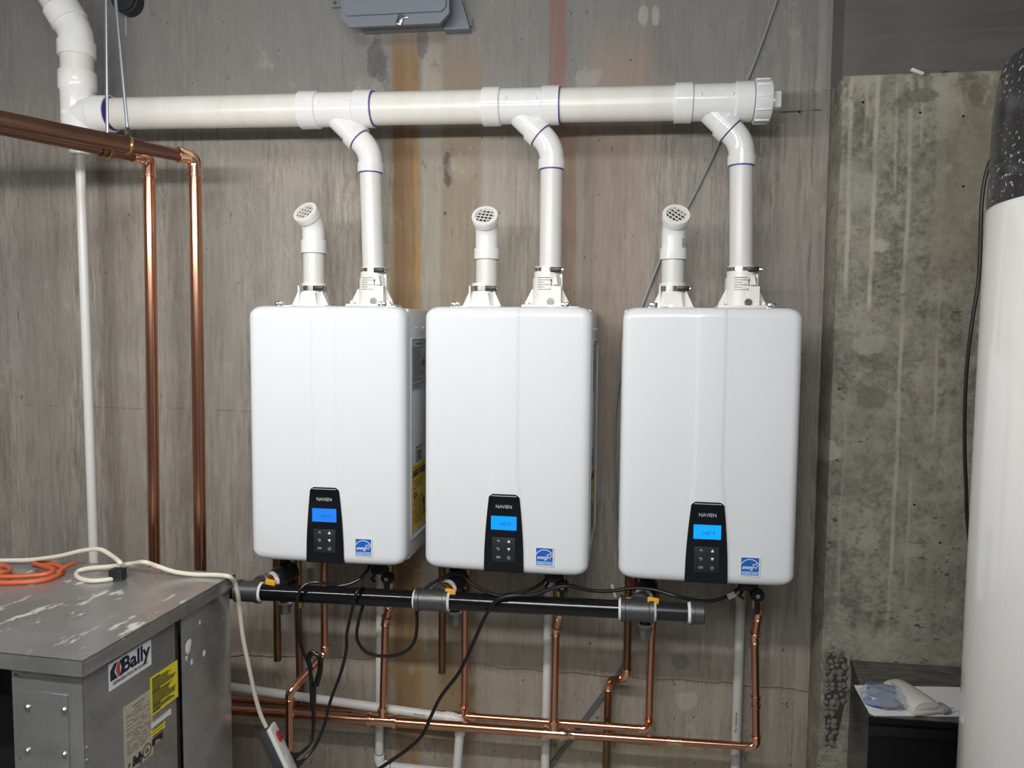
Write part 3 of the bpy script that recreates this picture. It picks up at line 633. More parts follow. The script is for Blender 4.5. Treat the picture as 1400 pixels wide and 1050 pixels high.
    strip(mb, [(.024*math.sin(a), -.005+.0235*math.cos(a)) for a in [math.radians(-62+124*k/14) for k in range(15)]], .0016, O2, ux, uz, nN, .0004)
    so = star(.0125, .002, .0085, .0042, .25); si = star(.0125, .002, .0062, .0028, .25)
    for k in range(10): mb.prism([so[k], so[(k+1) % 10], si[(k+1) % 10], si[k]], O2, ux, uz, nN, .0004)
    mb.build('arc_and_star', M_WHITEPRINT, st)
    text('script', 'energy', .0135, O2+V((-.005, 0, -.002)), ux, uz, nN, M_WHITEPRINT, st, shear=.35, ext=.0002, sx=.78, off=.0002)
    text('name_print', 'ENERGY STAR', .0068, O2+V((0, 0, -.018)), ux, uz, nN, M_WHITEPRINT, st, ext=.0002, sx=.85)
    # latches on the cover's top edge
    for lx in (-.142, .147):
        la = MB(); la.box((lx, HF+.038, HH+.006), (.020, .016, .014), .003); la = la.build('latch', M_STEEL, h)
        MB().steps((lx, HF+.030, HH+.007), (lx, HF+.027, HH+.007), [(0, .004), (1, .003)], 10).build('screw', M_ZINC, la)
        MB().box((lx+.012, HF+.045, HH), (.05, .02, .004), .001).build('strike', M_STEEL, la)
    # intake collar (left) and exhaust collar (right)
    ix, ex, cy = -.089, .0885, DY
    mb = MB(); mb.box((ix, cy, HH+.003), (.108, .100, .006), .002)
    poly = [(-.046, 0), (.046, 0), (.034, .042), (.033, .064), (-.033, .064), (-.034, .042)]
    mb.steps((ix, cy, HH), (ix, cy, HH+.068), [(0, .046), (.1, .046), (.6, .036), (.62, .0345), (1, .0345)], 8 if False else 24)
    ic = mb.build('intake_collar', M_COLLAR, h)
    for sx_ in (-1, 1):
        MB().prism([(0, .004), (.022, .004), (.004, .042), (.004, .060), (0, .060)], (ix+sx_*.032, cy-.030, HH), (sx_, 0, 0), uz, uy, .012).build('rib', M_COLLAR, ic)
    MB().prism([(-.026, .004), (.026, .004), (.020, .040), (-.020, .040)], (ix, cy-.044, HH), ux, uz, uy, .03).build('front_plate', M_COLLAR, ic)
    cl = MB().steps((ix, cy, HH+.046), (ix, cy, HH+.060), [(0, .0362), (1, .0362)], 28).build('hose_clamp', M_STEEL, ic)
    MB().box((ix+.026, cy-.032, HH+.053), (.030, .012, .013), .002).build('screw_housing', M_BPL, cl)
    MB().steps((ix+.041, cy-.032, HH+.053), (ix+.047, cy-.034, HH+.053), [(0, .005), (1, .005)], 10).build('screw', M_STEEL, cl)
    mb = MB(); mb.box((ex, cy, HH+.0055), (.130, .110, .007), .002)
    mb.steps((ex, cy, HH), (ex, cy, HH+.112), [(0, .043), (.72, .041), (.74, .0385), (.88, .0375), (.9, .0355), (1, .0355)], 28)
    ec = mb.build('exhaust_collar', M_COLLAR, h)
    MB().box((ex, cy, HH+.001), (.124, .104, .004)).build('gasket', M_BPL, ec)
    for sx_ in (-1, 1):
        MB().prism([(0, .004), (.024, .004), (.020, .018), (.004, .050), (0, .052)], (ex+sx_*.038, cy-.02, HH), (sx_, 0, 0), uz, uy, .010).build('rib', M_COLLAR, ec)
        MB().box((ex+sx_*.052, cy-.036, HH+.013), (.010, .010, .012), .002).build('lug', M_COLLAR, ec)
    MB().prism([(-.014, .0), (.014, .0), (.014, .05), (-.014, .05)], (ex+.026, cy-.045, HH+.008), ux, uz, uy, .02).build('test_port', M_COLLAR, ec)
    MB().prism([(-.007, 0), (.007, 0), (.0015, .026)], (ex+.024, cy-.042, HH+.062), ux, uz, uy, .012).build('rib', M_COLLAR, ec)
    MB().box((ex+.037, cy-.012, HH+.068), (.007, .01, .06), .001).build('rib', M_COLLAR, ec)
    MB().steps((ex+.012, cy-.050, HH+.017), (ex+.012, cy-.040, HH+.017), [(0, .009), (.6, .011), (1, .011)], 14).build('port_plug', M_STEEL, ec)
    mb = MB()
    for k in range(6):
        zz = HH+.081-.0062*k
        for j in range(5):
            q = math.radians(-118+j*9); R_ = .0425; c = V((ex+R_*math.cos(q), cy+R_*math.sin(q), zz))
            if k in (2, 4) and j > 2: continue
            tn = V((-math.sin(q), math.cos(q), 0)); mb.prism([(-.0034, -.0006), (.0034, -.0006), (.0034, .0006), (-.0034, .0006)], c, tn, uz, V((math.cos(q), math.sin(q), 0)), .0005)
    q = math.radians(-72); c = V((ex+.0425*math.cos(q), cy+.0425*math.sin(q), HH+.062)); tn = V((-math.sin(q), math.cos(q), 0)); nr = V((math.cos(q), math.sin(q), 0))
    mb.rect(c, tn, uz, nr, -.001, -.006, .001, .012, .0005); mb.prism([(-.003, .010), (.003, .010), (0, .018)], c, tn, uz, nr, .0005); mb.rect(c, tn, uz, nr, -.003, -.014, .003, -.008, .0005)
    mb.build('collar_print', M_LABINK, ec)
    cl = MB().steps((ex, cy, HH+.096), (ex, cy, HH+.109), [(0, .0372), (1, .0372)], 28).build('hose_clamp', M_STEEL, ec)
    MB().box((ex+.024, cy-.033, HH+.1025), (.028, .012, .013), .002).build('screw_housing', M_BPL, cl)
    MB().steps((ex+.040, cy-.032, HH+.1025), (ex+.047, cy-.034, HH+.1025), [(0, .005), (1, .005)], 10).build('screw', M_STEEL, cl)
    return h
SCR = [screen_mat('display_blue', (0.018, 0.22, 0.95), 1.0), screen_mat('display_cyan', (0.004, 0.36, 1.0), 1.0), screen_mat('display_sky', (0.004, 0.40, 1.0), 1.0)]
HX = [-.777, -.281, .223]
HL = ['leftmost white wall-hung tankless water heater with its yellow side label in view',
      'middle white wall-hung tankless water heater between the two others',
      'rightmost white wall-hung tankless water heater beside the concrete pier']
HRZ = [0.0, math.radians(-1.6), 0.0]
for i in range(3): heater(i, HX[i], HRZ[i], SCR[i], HL[i])
# ================================================================== INTAKE STUBS
for i in range(3):
    x0 = HX[i]-.089+(0.002 if i == 1 else 0); nm = SIDE[i]
    h = empty('intake_pipe', (x0, DY, HZ+HH+.02), 'short white air intake pipe with mesh cap on the %s heater' % nm, 'pipe', 'air intake pipes')
    z0 = HZ+HH+.02; zc = [A(427, 338, DY).z, A(666, 346, DY).z, A(921, 346, DY).z][i]
    a = V((x0, DY, z0)); b = V((x0, DY, zc)); MB().tube([a, b], RV*.98, 28).build('pipe', M_PVCS, h)
    az = [-.27, .0, .10][i]; el = math.radians(37)
    ud = V((math.sin(az)*math.cos(el), -math.cos(az)*math.cos(el), math.sin(el)))
    k0 = b-V((0, 0, .018)); k1 = b+V((0, 0, .020)) if i == 0 else b+V((0, 0, .012))
    e1 = k1+V((0, 0, .020 if i == 0 else .030)); cz = e1+V((0, 0, .026)); e2 = cz+ud*.026; f2 = e2+ud*.017
    th = V((0, 0, 1)).angle(ud); arc = bez(e1, cz, e2, 10, .026/math.tan(th/2))
    eb = MB().tube([k0, k0+uz*.0012, k1-uz*.001, k1, e1]+arc[1:-1]+[e2, e2+ud*.001, f2-ud*.001, f2], [RV*1.13, RV*1.17, RV*1.17, RV*1.04, RV*1.04]+[RV*1.04]*9+[RV*1.04, RV*1.17, RV*1.17, RV*1.14], 28, caps=False).build('elbow', M_PVC, h)
    # mesh cap: rim ring, dark throat and crossed bars
    u1 = ud.cross(V((0, 0, 1))).normalized(); w1 = u1.cross(ud)
    mb = MB(); n = 32; prof = [(RV*1.18, -.008), (RV*1.20, .002), (RV*1.16, .005), (RV*.86, .005), (RV*.84, -.006)]; rg = []
    for r_, hh in prof: rg.append([mb.bm.verts.new(f2+ud*hh+(u1*math.cos(2*math.pi*k/n)+w1*math.sin(2*math.pi*k/n))*r_) for k in range(n)])
    for j in range(len(prof)-1):
        for k in range(n): mb.bm.faces.new((rg[j][k], rg[j][(k+1) % n], rg[j+1][(k+1) % n], rg[j+1][k]))
    cap = mb.build('mesh_cap', M_COLLAR, h)
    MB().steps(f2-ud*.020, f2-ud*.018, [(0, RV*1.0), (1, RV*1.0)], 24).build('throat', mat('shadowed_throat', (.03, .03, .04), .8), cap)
    ro = [.3, .2, .75][i]
    for q in (ro, ro+math.pi/2):
        da = u1*math.cos(q)+w1*math.sin(q); db = ud.cross(da)
        for k in range(-2, 3):
            o_ = k*RV*.36; L = math.sqrt(max((RV*.88)**2-o_*o_, 0)); c = f2+db*o_
            MB().prism([(-L, -.0011), (L, -.0011), (L, .0011), (-L, .0011)], c, da, db, ud, .003).build('bar', M_COLLAR, cap)
    if i == 2:
        q = V((math.cos(-.7), math.sin(-.7), 0)); c = V((x0, DY, k1.z+.012))+q*RV*1.05
        text('stamp', 'VENT', .010, c, uz, V((-q.y, q.x, 0))*-1, q, M_LABINK, eb)
# ================================================================== GAS MANIFOLD
GY, RG = -.30, .0258
ga, gb = A(322, 807.5, GY), A(962, 838.5, GY); GD = (gb-ga).normalized()
def G(px):
    x = A(px, 820, GY).x; return ga+GD*((x-ga.x)/GD.x)
gm = empty('gas_manifold', (G(600).x, GY, G(600).z), 'horizontal black iron gas pipe with grey tees under the heaters', 'gas pipe')
for a, b in ((300, 335), (352, 575), (606, 856), (888, 948)): MB().tube([G(a), G(b)], RG*.93, 28).build('pipe', M_IRONP if b < 900 else mat('scuffed_iron_pipe', (.03, .03, .032), .3, .4), gm)
LEG = [A(390, 830, -.17), A(622, 842, -.17), A(882, 858, -.17)]
CAPY = [(826, 838), (839, 853), (857, 871)]
for i, (h0, h1, bx) in enumerate(((325, 357, 341), (569, 613, 592), (849, 894, 872))):
    L = (G(h1)-G(h0)).length; bead = .011/L
    mb = MB(); mb.steps(G(h0), G(h1), [(0, RG*1.22), (bead, RG*1.22), (bead+.02, RG*1.12), (1-bead-.02, RG*1.12), (1-bead, RG*1.22), (1, RG*1.22)], 28)
    c = G(bx); lg = A([398, 629, 886][i], [781, 791, 802][i], -.17); bd = (lg-c).normalized(); Lb = (lg-c).length; lg.x = LEG[i].x
    mb.steps(c, c+bd*Lb*.33, [(0, RG*1.0), (.72, RG*.98), (.74, RG*1.12), (1, RG*1.12)], 24); t = mb.build('tee', M_IRON, gm, label='grey malleable iron tee')
    for px, s in ((h0, -1), (h1, 1)):
        if i == 0 and s < 0: continue
        MB().steps(G(px), G(px)+GD*s*.006, [(0, RG*1.10), (.5, RG*1.06), (1, RG*.97)], 24).build('sealant_ring', M_TAPE, t, label='white thread sealant')
    p = lambda f: c+bd*Lb*f
    MB().steps(p(.32), p(.38), [(0, RG*.85), (1, RG*.85)], 20).build('sealant_ring', M_TAPE, t)
    vb = MB().steps(p(.36), p(.52), [(0, .020), (.15, .020), (.17, .016), (.3, .022), (.7, .022), (.83, .016), (.85, .021), (1, .021)], 18).build('gas_valve', M_BRASS, gm, label='brass gas shutoff valve')
    hp = A([370, 616, 893][i], [796, 809, 821][i], -.305)
    MB().box(hp, (.030, .010, .016), .003, Matrix.Rotation(.12, 3, 'Y')).build('handle', M_YEL, vb, label='yellow lever handle')
    MB().tube([p(.44), hp], .005, 10).build('stem', M_BRASS, vb)
    MB().steps(p(.51), p(.58), [(0, .021), (1, .025)], 20).build('sealant_ring', M_TAPE, vb)
    MB().steps(p(.57), p(1.06), [(0, .023), (.15, .030), (.42, .031), (.44, .026), (.7, .026), (.72, .029), (1, .027)], 10).build('union', M_BPL, gm, label='black union nut')
    zc0 = A(390, CAPY[i][0], -.17).z if i == 0 else A(622 if i == 1 else 882, CAPY[i][0], -.17).z; zc1 = A([390, 622, 882][i], CAPY[i][1], -.17).z
    MB().tube([(lg.x, -.17, HZ+.03), (lg.x, -.17, zc0)], .0175, 20).build('drip_leg', M_IRONP, gm)
    cp = MB().steps((lg.x, -.17, zc0+.004), (lg.x, -.17, zc1), [(0, .0215), (.3, .0215), (.35, .019), (1, .0165)], 8).build('drip_leg_cap', mat('grey_cap_iron', (.30, .31, .32), .4, .7), gm, label='grey iron cap with white sealant')
    MB().steps((lg.x, -.17, zc0+.010), (lg.x, -.17, zc0+.003), [(0, .0185), (1, .0212)], 16).build('sealant_ring', M_TAPE, cp)
a = G(944); mb = MB(); mb.steps(a, a+GD*.036, [(0, RG*1.2), (.25, RG*1.2), (.28, RG*1.12), (.92, RG*1.10), (1, RG*1.0)], 28); cp = mb.build('end_cap', M_IRON, gm, label='grey iron end cap')
MB().steps(a-GD*.007, a, [(0, RG*.97), (1, RG*1.1)], 24).build('sealant_ring', M_TAPE, cp)
# ================================================================== COPPER
# upper pair entering from the left
zA = A(262, 216.5, -.24).z; eA = A(266.5, 217.5, -.24); eA.z = zA; lA = AZ(0, 163, zA); far = lA+(lA-eA)*.9
cA = empty('copper_riser', (eA.x, eA.y, 0), 'right copper pipe coming in high from the left and turning down the wall', 'copper pipe', 'tall copper risers')
run(cA, [far, eA, (A(272, 780, -.24).x, eA.y, 0.02)], .0175, [M_CUD, M_CU], M_CUB, .021, .032, 1.10, 1.26, bead=True, seg=24)
dA = (lA-eA).normalized()
MB().tube([eA+dA*.155, far], .0205, 24).build('sleeve', M_CUD, cA, label='wider tarnished copper length')
zB = A(203, 217, -.24).z; eB = A(204, 217, -.24); eB.z = zB
cB = empty('copper_riser', (eB.x, eB.y, 0), 'left copper pipe coming in high behind the other and turning down the wall', 'copper pipe', 'tall copper risers')
dB = (AZ(0, 172, zB)-eB).normalized(); dB = (dA*.5+dB*.5).normalized()
run(cB, [eB+dB*1.05, eB, (A(207.5, 780, -.24).x, eB.y, 0.02)], .0165, [M_CUD, M_CU], M_CUB, .020, .032, 1.10, 1.26, bead=True, seg=24)
coupling(cB, eB+dB*.125, dB, .03, .0165, M_CUD)
for (c_, px, rr, a_, d_, topx, side) in ((cA, 183, .0185, eA, dA, 158, 'right'), (cB, 147, .0165, eB, dB, 145, 'left')):
    # rod hanger with split ring round its pipe
    best = min((a_+d_*t*.005 for t in range(5, 160)), key=lambda q: abs((lambda v: IW/2+F*v.x/-v.z)(CR.transposed() @ (q-CP))-(176 if side == 'right' else 147)))
    r0 = empty('rod_hanger', (best.x, best.y, best.z), '%s thin threaded rod hanger holding a copper pipe, in front of the white header' % side, 'pipe hanger', 'rod hangers')
    up = best+V((0, 0, rr+.02)); tp = AP(topx, 0, best, uy); drift = (tp-up)/(tp.z-up.z)
    MB().tube([up, up+drift*(ZC-.01-up.z)], .0042, 10).build('rod', M_ZINC, r0)
    MB().steps(up-V((0, 0, .014)), up+V((0, 0, .006)), [(0, .008), (.6, .008), (.62, .006), (1, .006)], 6).build('nut', M_STEEL, r0)
    u1 = d_.cross(uz).normalized(); w1 = u1.cross(d_); pts = [best+(u1*math.cos(2*math.pi*k/20)+w1*math.sin(2*math.pi*k/20))*(rr+.003) for k in range(21)]
    MB().tube(pts, .0035, 8, False).build('split_ring', M_BRASS, r0); MB().box(best+u1*(rr+.010), (.012, .010, .014), .002).build('ring_ear', M_BRASS, r0)
# hot header with three risers
HYh = -.115; rH = .0148; r2 = .0112
H = lambda px, py: A(px, py, HYh)
n1 = H(300, 969.5); n2 = H(523, 985); n3 = H(757, 1002.5); n4 = H(1034, 1021)
hh = empty('hot_header', (n2.x, HYh, n2.z), 'front bright copper header low on the wall with risers to each heater', 'copper pipe', 'lower copper headers')
a1 = (n3-n1).normalized(); MB().tube([n1-a1*.9, n3], rH, 24).build('pipe', M_CU, hh)
def riser(root, px0, py0, p1, top, k):
    """vertical pipe from the header up, small offset elbow, brass adaptor to the valve"""
    b = V(p1); q = V(top); m1 = V((b.x+(A(px0, py0, HYh).x-b.x), HYh, A(px0, py0, HYh).z))
    return m1
hot = [((527, 848), (534, 822), n2), ((760, 862), (765, 838), n3), ((1032, 872), (1037, 838), n4)]
for i, ((x0, y0), (x1, y1), nd) in enumerate(hot):
    m1 = A(x0, y0, HYh); m2 = A(x1, y1, -.135)
    top = V((m2.x, m2.y, A(x1, [806, 815, 824][i], -.135).z))
    if i < 2: run(hh, [nd, m1, m2+V((0, 0, -.004)), top], r2, M_CU, M_CUB, .014, .012, 1.13, 1.34, bead=True)
    else: run(hh, [n3, nd, m1, m2+V((0, 0, -.004)), top], r2, M_CU, M_CUB, .018, .014, 1.13, 1.34, bead=True)
    MB().steps(top, top+V((0, 0, .032)), [(0, .013), (.3, .013), (.32, .0155), (.8, .0155), (.82, .012), (1, .012)], 12).build('brass_adaptor', M_BRASS, hh)
tee(hh, n2, a1, .045, rH, uz, .04, r2, M_CUB, 1.12, 1.38, .011); tee(hh, n3, a1, .030, rH, uz, .04, r2, M_CUB, 1.12, 1.38, .011)
a2 = (n4-n3).normalized(); MB().steps(n3+a1*.028, n3+a2*.062, [(0, rH*1.1), (.4, rH*1.05), (.6, r2*1.1), (.75, r2*1.25), (1, r2*1.2)], 20).build('reducer', M_CUB, hh)
coupling(hh, H(922, 1013.5), a2, .040, r2, M_CUB); coupling(hh, n4+(A(1032, 872, HYh)-n4)*.42, n4-A(1032, 872, HYh), .032, r2, M_CU)
for px, py, d in ((537, 986, a1), (509, 984, a1)): coupling(hh, H(px, py), d, .012, rH, M_CUB)
# cold header behind it
CYh = -.058; Cc = lambda px, py: A(px, py, CYh)
k1, k2, k3 = Cc(318, 956), Cc(635, 979), Cc(887, 997)
ch = empty('cold_header', (k2.x, CYh, k2.z), 'rear copper header low on the wall, mostly behind the front one', 'copper pipe', 'lower copper headers')
b1 = (k3-k1).normalized()
run(ch, [k1-b1*.8, k3, A(891, 872, CYh)+V((0, 0, .0))], r2, M_CU, M_CUB, .018, .014, 1.13, 1.34, bead=True)
top3 = A(893, 840, CYh); MB().tube([A(891, 872, CYh), A(896, 810, CYh)], r2, 16).build('pipe', M_CU, ch)
top2 = A(636, 800, CYh); MB().tube([k2, top2], r2, 18).build('pipe', M_CU, ch)
MB().steps(A(635.7, 834, CYh), A(636, 812, CYh), [(0, .0125), (.5, .0125), (.52, .015), (1, .015)], 12).build('brass_adaptor', M_BRASS, ch)
tee(ch, k2, b1, .035, r2, uz, .036, r2, M_CUB, 1.12, 1.34, .010)
k0 = Cc(411, 963); MB().tube([k0, A(406, 768, CYh)], r2, 18).build('pipe', M_CUD, ch); tee(ch, k0, b1, .03, r2, uz, .03, r2, M_CUD, 1.1, 1.2, .01)
MB().steps(A(410, 830, CYh), A(409, 815, CYh), [(0, .0125), (1, .014)], 12).build('brass_adaptor', M_BRASS, ch)
# feed with a slanting offset left of the cords
q0 = A(442.5, 765, -.12); q1 = A(444, 893, -.12); q2 = A(396, 946, -.225); q3 = A(388, 1120, -.225)
f = empty('copper_offset_pipe', (q1.x, q1.y, q3.z), 'copper pipe slanting forward and down in front of the headers, behind the black cords', 'copper pipe')
run(f, [V((q1.x, -.12, HZ+.02)), q1, q2, V((q2.x-.004, q2.y, 0.05))], r2*1.03, M_CU, M_CUB, .02, .014, 1.13, 1.34, bead=True)
MB().steps(A(443, 806, -.12), A(443, 797, -.12), [(0, .013), (1, .012)], 14).build('coupling', M_CUB, f)
# relief discharge tubes
for i, (x0, y0, x1, y1) in enumerate(((382, 790, 379.5, 903), (606, 800, 604.5, 920))):
    a = A(x0, y0, -.10); b = A(x1, y1, -.10)
    t = empty('relief_tube', b, ['dark open-ended copper relief tube under the leftmost heater', 'dark open-ended copper relief tube under the middle heater'][i], 'copper pipe', 'relief tubes')
    MB().tube([V((b.x, -.10, HZ+.02)), b], .0112, 18).build('tube', M_CUBR, t); MB().steps(b, b+V((0, 0, -.0004)), [(0, .0095), (1, .0095)], 16).build('bore', M_DARK, t)
    c = V((b.x, -.10, A(x0, 812 if i else 800, -.10).z)); MB().steps(c, c+V((0, 0, .045)), [(0, .013), (.2, .013), (.22, .017), (.7, .017), (.72, .014), (1, .014)], 8).build('brass_fitting', M_BRASS, t)
b = A(857, 924, -.09); c = A(832, 934, -.026)
t = empty('relief_tube', V((c.x, c.y, .05)), 'brown copper relief tube with a double bend under the rightmost heater', 'copper pipe', 'relief tubes')
run(t, [V((b.x, b.y, HZ+.01)), b, c, V((c.x-.004, c.y, .05))], .0112, M_CUBR, M_CUB, .017, .012, 1.13, 1.34, bead=True)
c = V((b.x-.012, -.11, A(858, 818, -.10).z)); MB().steps(c-V((.012, 0, 0)), c+V((.044, 0, 0)), [(0, .013), (.3, .013), (.32, .017), (.6, .017), (.62, .014), (1, .014)], 12).build('brass_fitting', M_BRASS, t)
# ================================================================== PVC CONDENSATE LINES
PYc = -.084
pa, pb = A(300, 937, PYc), A(630, 983, PYc); pd = (pb-pa).normalized()
c = empty('condensate_line', (pb.x, PYc, 0), 'sloping white plastic condensate pipe above the front copper header, turning down', 'pipe', 'white condensate pipes')
run(c, [pa-pd*.8, pb, V((A(623, 1050, PYc).x-.004, PYc, .04))], .0135, M_PVCS, M_PVC, .02, .03, 1.12, 1.22)
text('pipe_print', 'SCH 40 PVC', .007, A(575, 974.5, PYc)+V((0, -.0136, 0)), pd, uz, -uy, M_LABINK, c)
def cond(pts, lab, gr='white condensate pipes'):
    P = [A(*p) for p in pts]; e = empty('condensate_pipe', (P[-1].x, P[-1].y, P[-1].z), lab, 'pipe', gr); return e, P
e, P = cond([(521, 782, -.021), (518.5, 1046, -.021)], 'white vertical condensate pipe behind the copper riser of the leftmost heater')
run(e, [V((P[0].x, -.021, HZ+.02)), P[1], P[1]+V((.26, 0, -.004))], .0133, M_PVCS, M_PVC, .016, .022, 1.12, 1.24, ring=M_PURP)
e, P = cond([(751, 790, -.021), (745, 1050, -.021)], 'white vertical condensate pipe beside the copper riser of the middle heater')
MB().tube([V((P[0].x, -.021, HZ+.02)), V((P[1].x, -.021, .04))], .0133, 20).build('pipe', M_PVCS, e)
e, P = cond([(1013, 812, -.021), (1005, 1050, -.021)], 'grey-white vertical condensate pipe beside the copper riser of the rightmost heater')
MB().tube([V((P[0].x, -.021, HZ+.02)), V((P[1].x, -.021, .04))], .0142, 20).build('pipe', mat('grey_pipe_plastic', (.55, .54, .50), .4), e)
MB().steps(A(1012, 822, -.021), A(1013, 806, -.036), [(0, .0165), (1, .012)], 16).build('hose_end', mat('grey_pipe_plastic', (.55, .54, .50), .4), e)
text('pipe_print', 'PVC 1120 SCH 40', .008, V((P[1].x-.003, -.021-.0144, A(1010, 985, -.021).z)), uz, -ux, -uy, M_LABINK, e)
# ================================================================== ISOLATION VALVES
for i, (px, py) in enumerate(((530, 790), (769, 801), (1035, 813))):
    p = A(px, py, -.15); vv = empty('hot_isolation_valve', p, 'black-handled isolation valve under the right side of the %s heater' % SIDE[i], 'valve', 'hot isolation valves')
    MB().steps(V((p.x, p.y+.016, HZ+.01)), V((p.x, p.y+.016, p.z-.04)), [(0, .018), (.3, .018), (.32, .014), (.7, .014), (.72, .016), (1, .016)], 14).build('body', M_BRASS, vv)
    MB().steps(p+V((0, .01, 0)), p+V((0, -.012, 0)), [(0, .019), (.8, .019), (1, .016)], 16).build('handle_hub', M_BPL, vv)
    MB().box(p+V((0, -.006, -.028)), (.015, .010, .050), .003).build('lever', M_BPL, vv)
    MB().steps(p+V((0, -.012, 0)), p+V((0, -.016, 0)), [(0, .007), (1, .006)], 12).build('screw', M_STEEL, vv)
    MB().box(p+V((-.024, .004, .022)), (.055, .022, .026), .006).build('side_port', M_BPL, vv); MB().tube([p+V((-.035, .0, .018)), p+V((-.048, -.004, -.006)), p+V((-.036, -.004, -.012))], .0045, 8).build('port_strap', M_BPL, vv)
for i, (px, py) in enumerate(((404, 794), (637, 803), (866, 790))):
    p = A(px, py, -.12); vv = empty('cold_isolation_valve', p, 'dark red handled isolation valve under the left side of the %s heater' % SIDE[i], 'valve', 'cold isolation valves')
    MB().steps(V((p.x, p.y+.014, HZ+.01)), V((p.x, p.y+.014, p.z-.03)), [(0, .017), (.4, .017), (.42, .013), (1, .015)], 14).build('body', M_BRASS, vv)
    MB().box(p+V((0, -.006, -.006)), (.024, .012, .034), .004).build('handle', M_RED, vv); MB().steps(p+V((0, -.012, .004)), p+V((0, -.016, .004)), [(0, .005), (1, .005)], 10).build('screw', M_STEEL, vv)
# ================================================================== CORDS
def cord(name, pts, r, m, lab, cat='cord', grp=None, n=6):
    P = spline([A(*p) for p in pts], n); e = empty(name, P[-1], lab, cat, grp); MB().tube(P, r, 10).build('cable', m, e); return e, P
ec, P = cord('heater_power_cord', [(505, 766, -.22), (503, 778, -.24), (488, 794, -.27), (462, 801, -.29), (436, 796, -.318), (420, 798, -.325), (411, 806, -.335), (406.5, 820, -.337), (406, 838, -.335), (408, 862, -.33), (413, 888, -.33), (422, 908, -.33), (427, 935, -.33), (428, 965, -.33), (428, 1000, -.335), (423, 1018, -.35), (413, 1028, -.37), (404, 1034, -.385)], .0046, M_CORD, 'black power cord of the leftmost heater, tied in a loop, plugged into the strip', 'cord', 'heater power cords')
lp = [(426, 968, -.335), (425, 935, -.34), (423, 912, -.342), (420, 900, -.342), (424, 892, -.342), (431, 892, -.342), (436, 900, -.342), (436, 915, -.342), (431, 935, -.34), (429, 960, -.338), (430, 990, -.338)]
MB().tube(spline([A(*p) for p in lp], 6), .0046, 10).build('bundle_loop', M_CORD, ec)
MB().tube(spline([A(p[0]+3, p[1]+3, p[2]-.006) for p in lp[2:9]], 6), .0046, 10).build('bundle_loop', M_CORD, ec)
MB().box(A(428, 950, -.336), (.016, .014, .05), .004).build('tie_wrap', M_CORD, ec)
def plug(root, a, b):
    a, b = V(a), V(b); MB().steps(a, b, [(0, .006), (.3, .009), (.36, .015), (.9, .017), (1, .016)], 8).build('plug', M_BPL, root)
plug(ec, A(408, 1031, -.38), A(390, 1040, -.40))
ec, P = cord('heater_power_cord', [(750, 782, -.20), (748, 790, -.24), (730, 804, -.28), (700, 812, -.30), (676, 813, -.31), (650, 801, -.29), (632, 787, -.27), (620, 784, -.25), (604, 790, -.24), (585, 802, -.25), (573, 815, -.26), (570, 835, -.275), (570, 858, -.28), (565, 880, -.285), (548, 894, -.285), (520, 897, -.285), (499, 890, -.285), (488, 872, -.285), (491, 846, -.285), (497, 825, -.275), (499, 808, -.29), (494, 804, -.315), (487, 812, -.334), (481, 835, -.337), (474, 868, -.335), (473.5, 889, -.335), (466, 920, -.335), (452, 958, -.335), (444, 990, -.34), (432, 1018, -.35), (418, 1036, -.37), (408, 1044, -.39)], .0046, M_CORD, 'black power cord of the middle heater, sagging in a U over the gas pipe', 'cord', 'heater power cords')
plug(ec, A(414, 1041, -.385), A(394, 1051, -.405))
ec, P = cord('heater_power_cord', [(1016, 796, -.20), (1008, 806, -.23), (985, 819, -.25), (960, 822, -.26), (925, 815, -.27), (893, 806, -.26), (865, 804, -.26), (835, 808, -.27), (805, 807, -.28), (778, 801, -.29), (757, 804, -.30), (728, 813, -.32), (700, 814, -.333), (680, 820, -.337), (666, 838, -.337), (652, 868, -.335), (640, 895, -.335), (626, 922, -.335), (603, 952, -.335), (589, 980, -.335), (578, 1004, -.335), (560, 1022, -.34), (535, 1040, -.35), (505, 1060, -.36)], .005, M_CORD, 'black power cord of the rightmost heater, crossing the gas pipe and trailing down left', 'cord', 'heater power cords')
tg = A(1000, 814, -.255); MB().box(tg, (.022, .002, .016), .0006, Matrix.Rotation(-.5, 3, 'Y')).build('cord_tag', mat('grey_tag', (.5, .49, .46), .5), ec, label='small grey tag')
# thin tag wires
e, P = cord('tag_wire', [(548, 766, -.06), (560, 774, -.06), (578, 781, -.06), (603, 782, -.06)], .0011, M_GREYC, 'thin pale wire hanging between leftmost and middle heaters', 'wire', 'thin tag wires')
e, P = cord('tag_wire', [(806, 783, -.06), (822, 790, -.06), (837, 798, -.06), (850, 801, -.06), (866, 800, -.06)], .0011, M_GREYC, 'thin pale wire with paper tags between middle and rightmost heaters', 'wire', 'thin tag wires')
MB().box(A(839, 808, -.062), (.008, .0008, .040), .0003, Matrix.Rotation(-.3, 3, 'Y')).build('paper_tag', M_COLLAR, e); MB().box(A(866, 798, -.075), (.028, .003, .010), .001, Matrix.Rotation(-.25, 3, 'Y')).build('paper_tag', M_LABW, e)
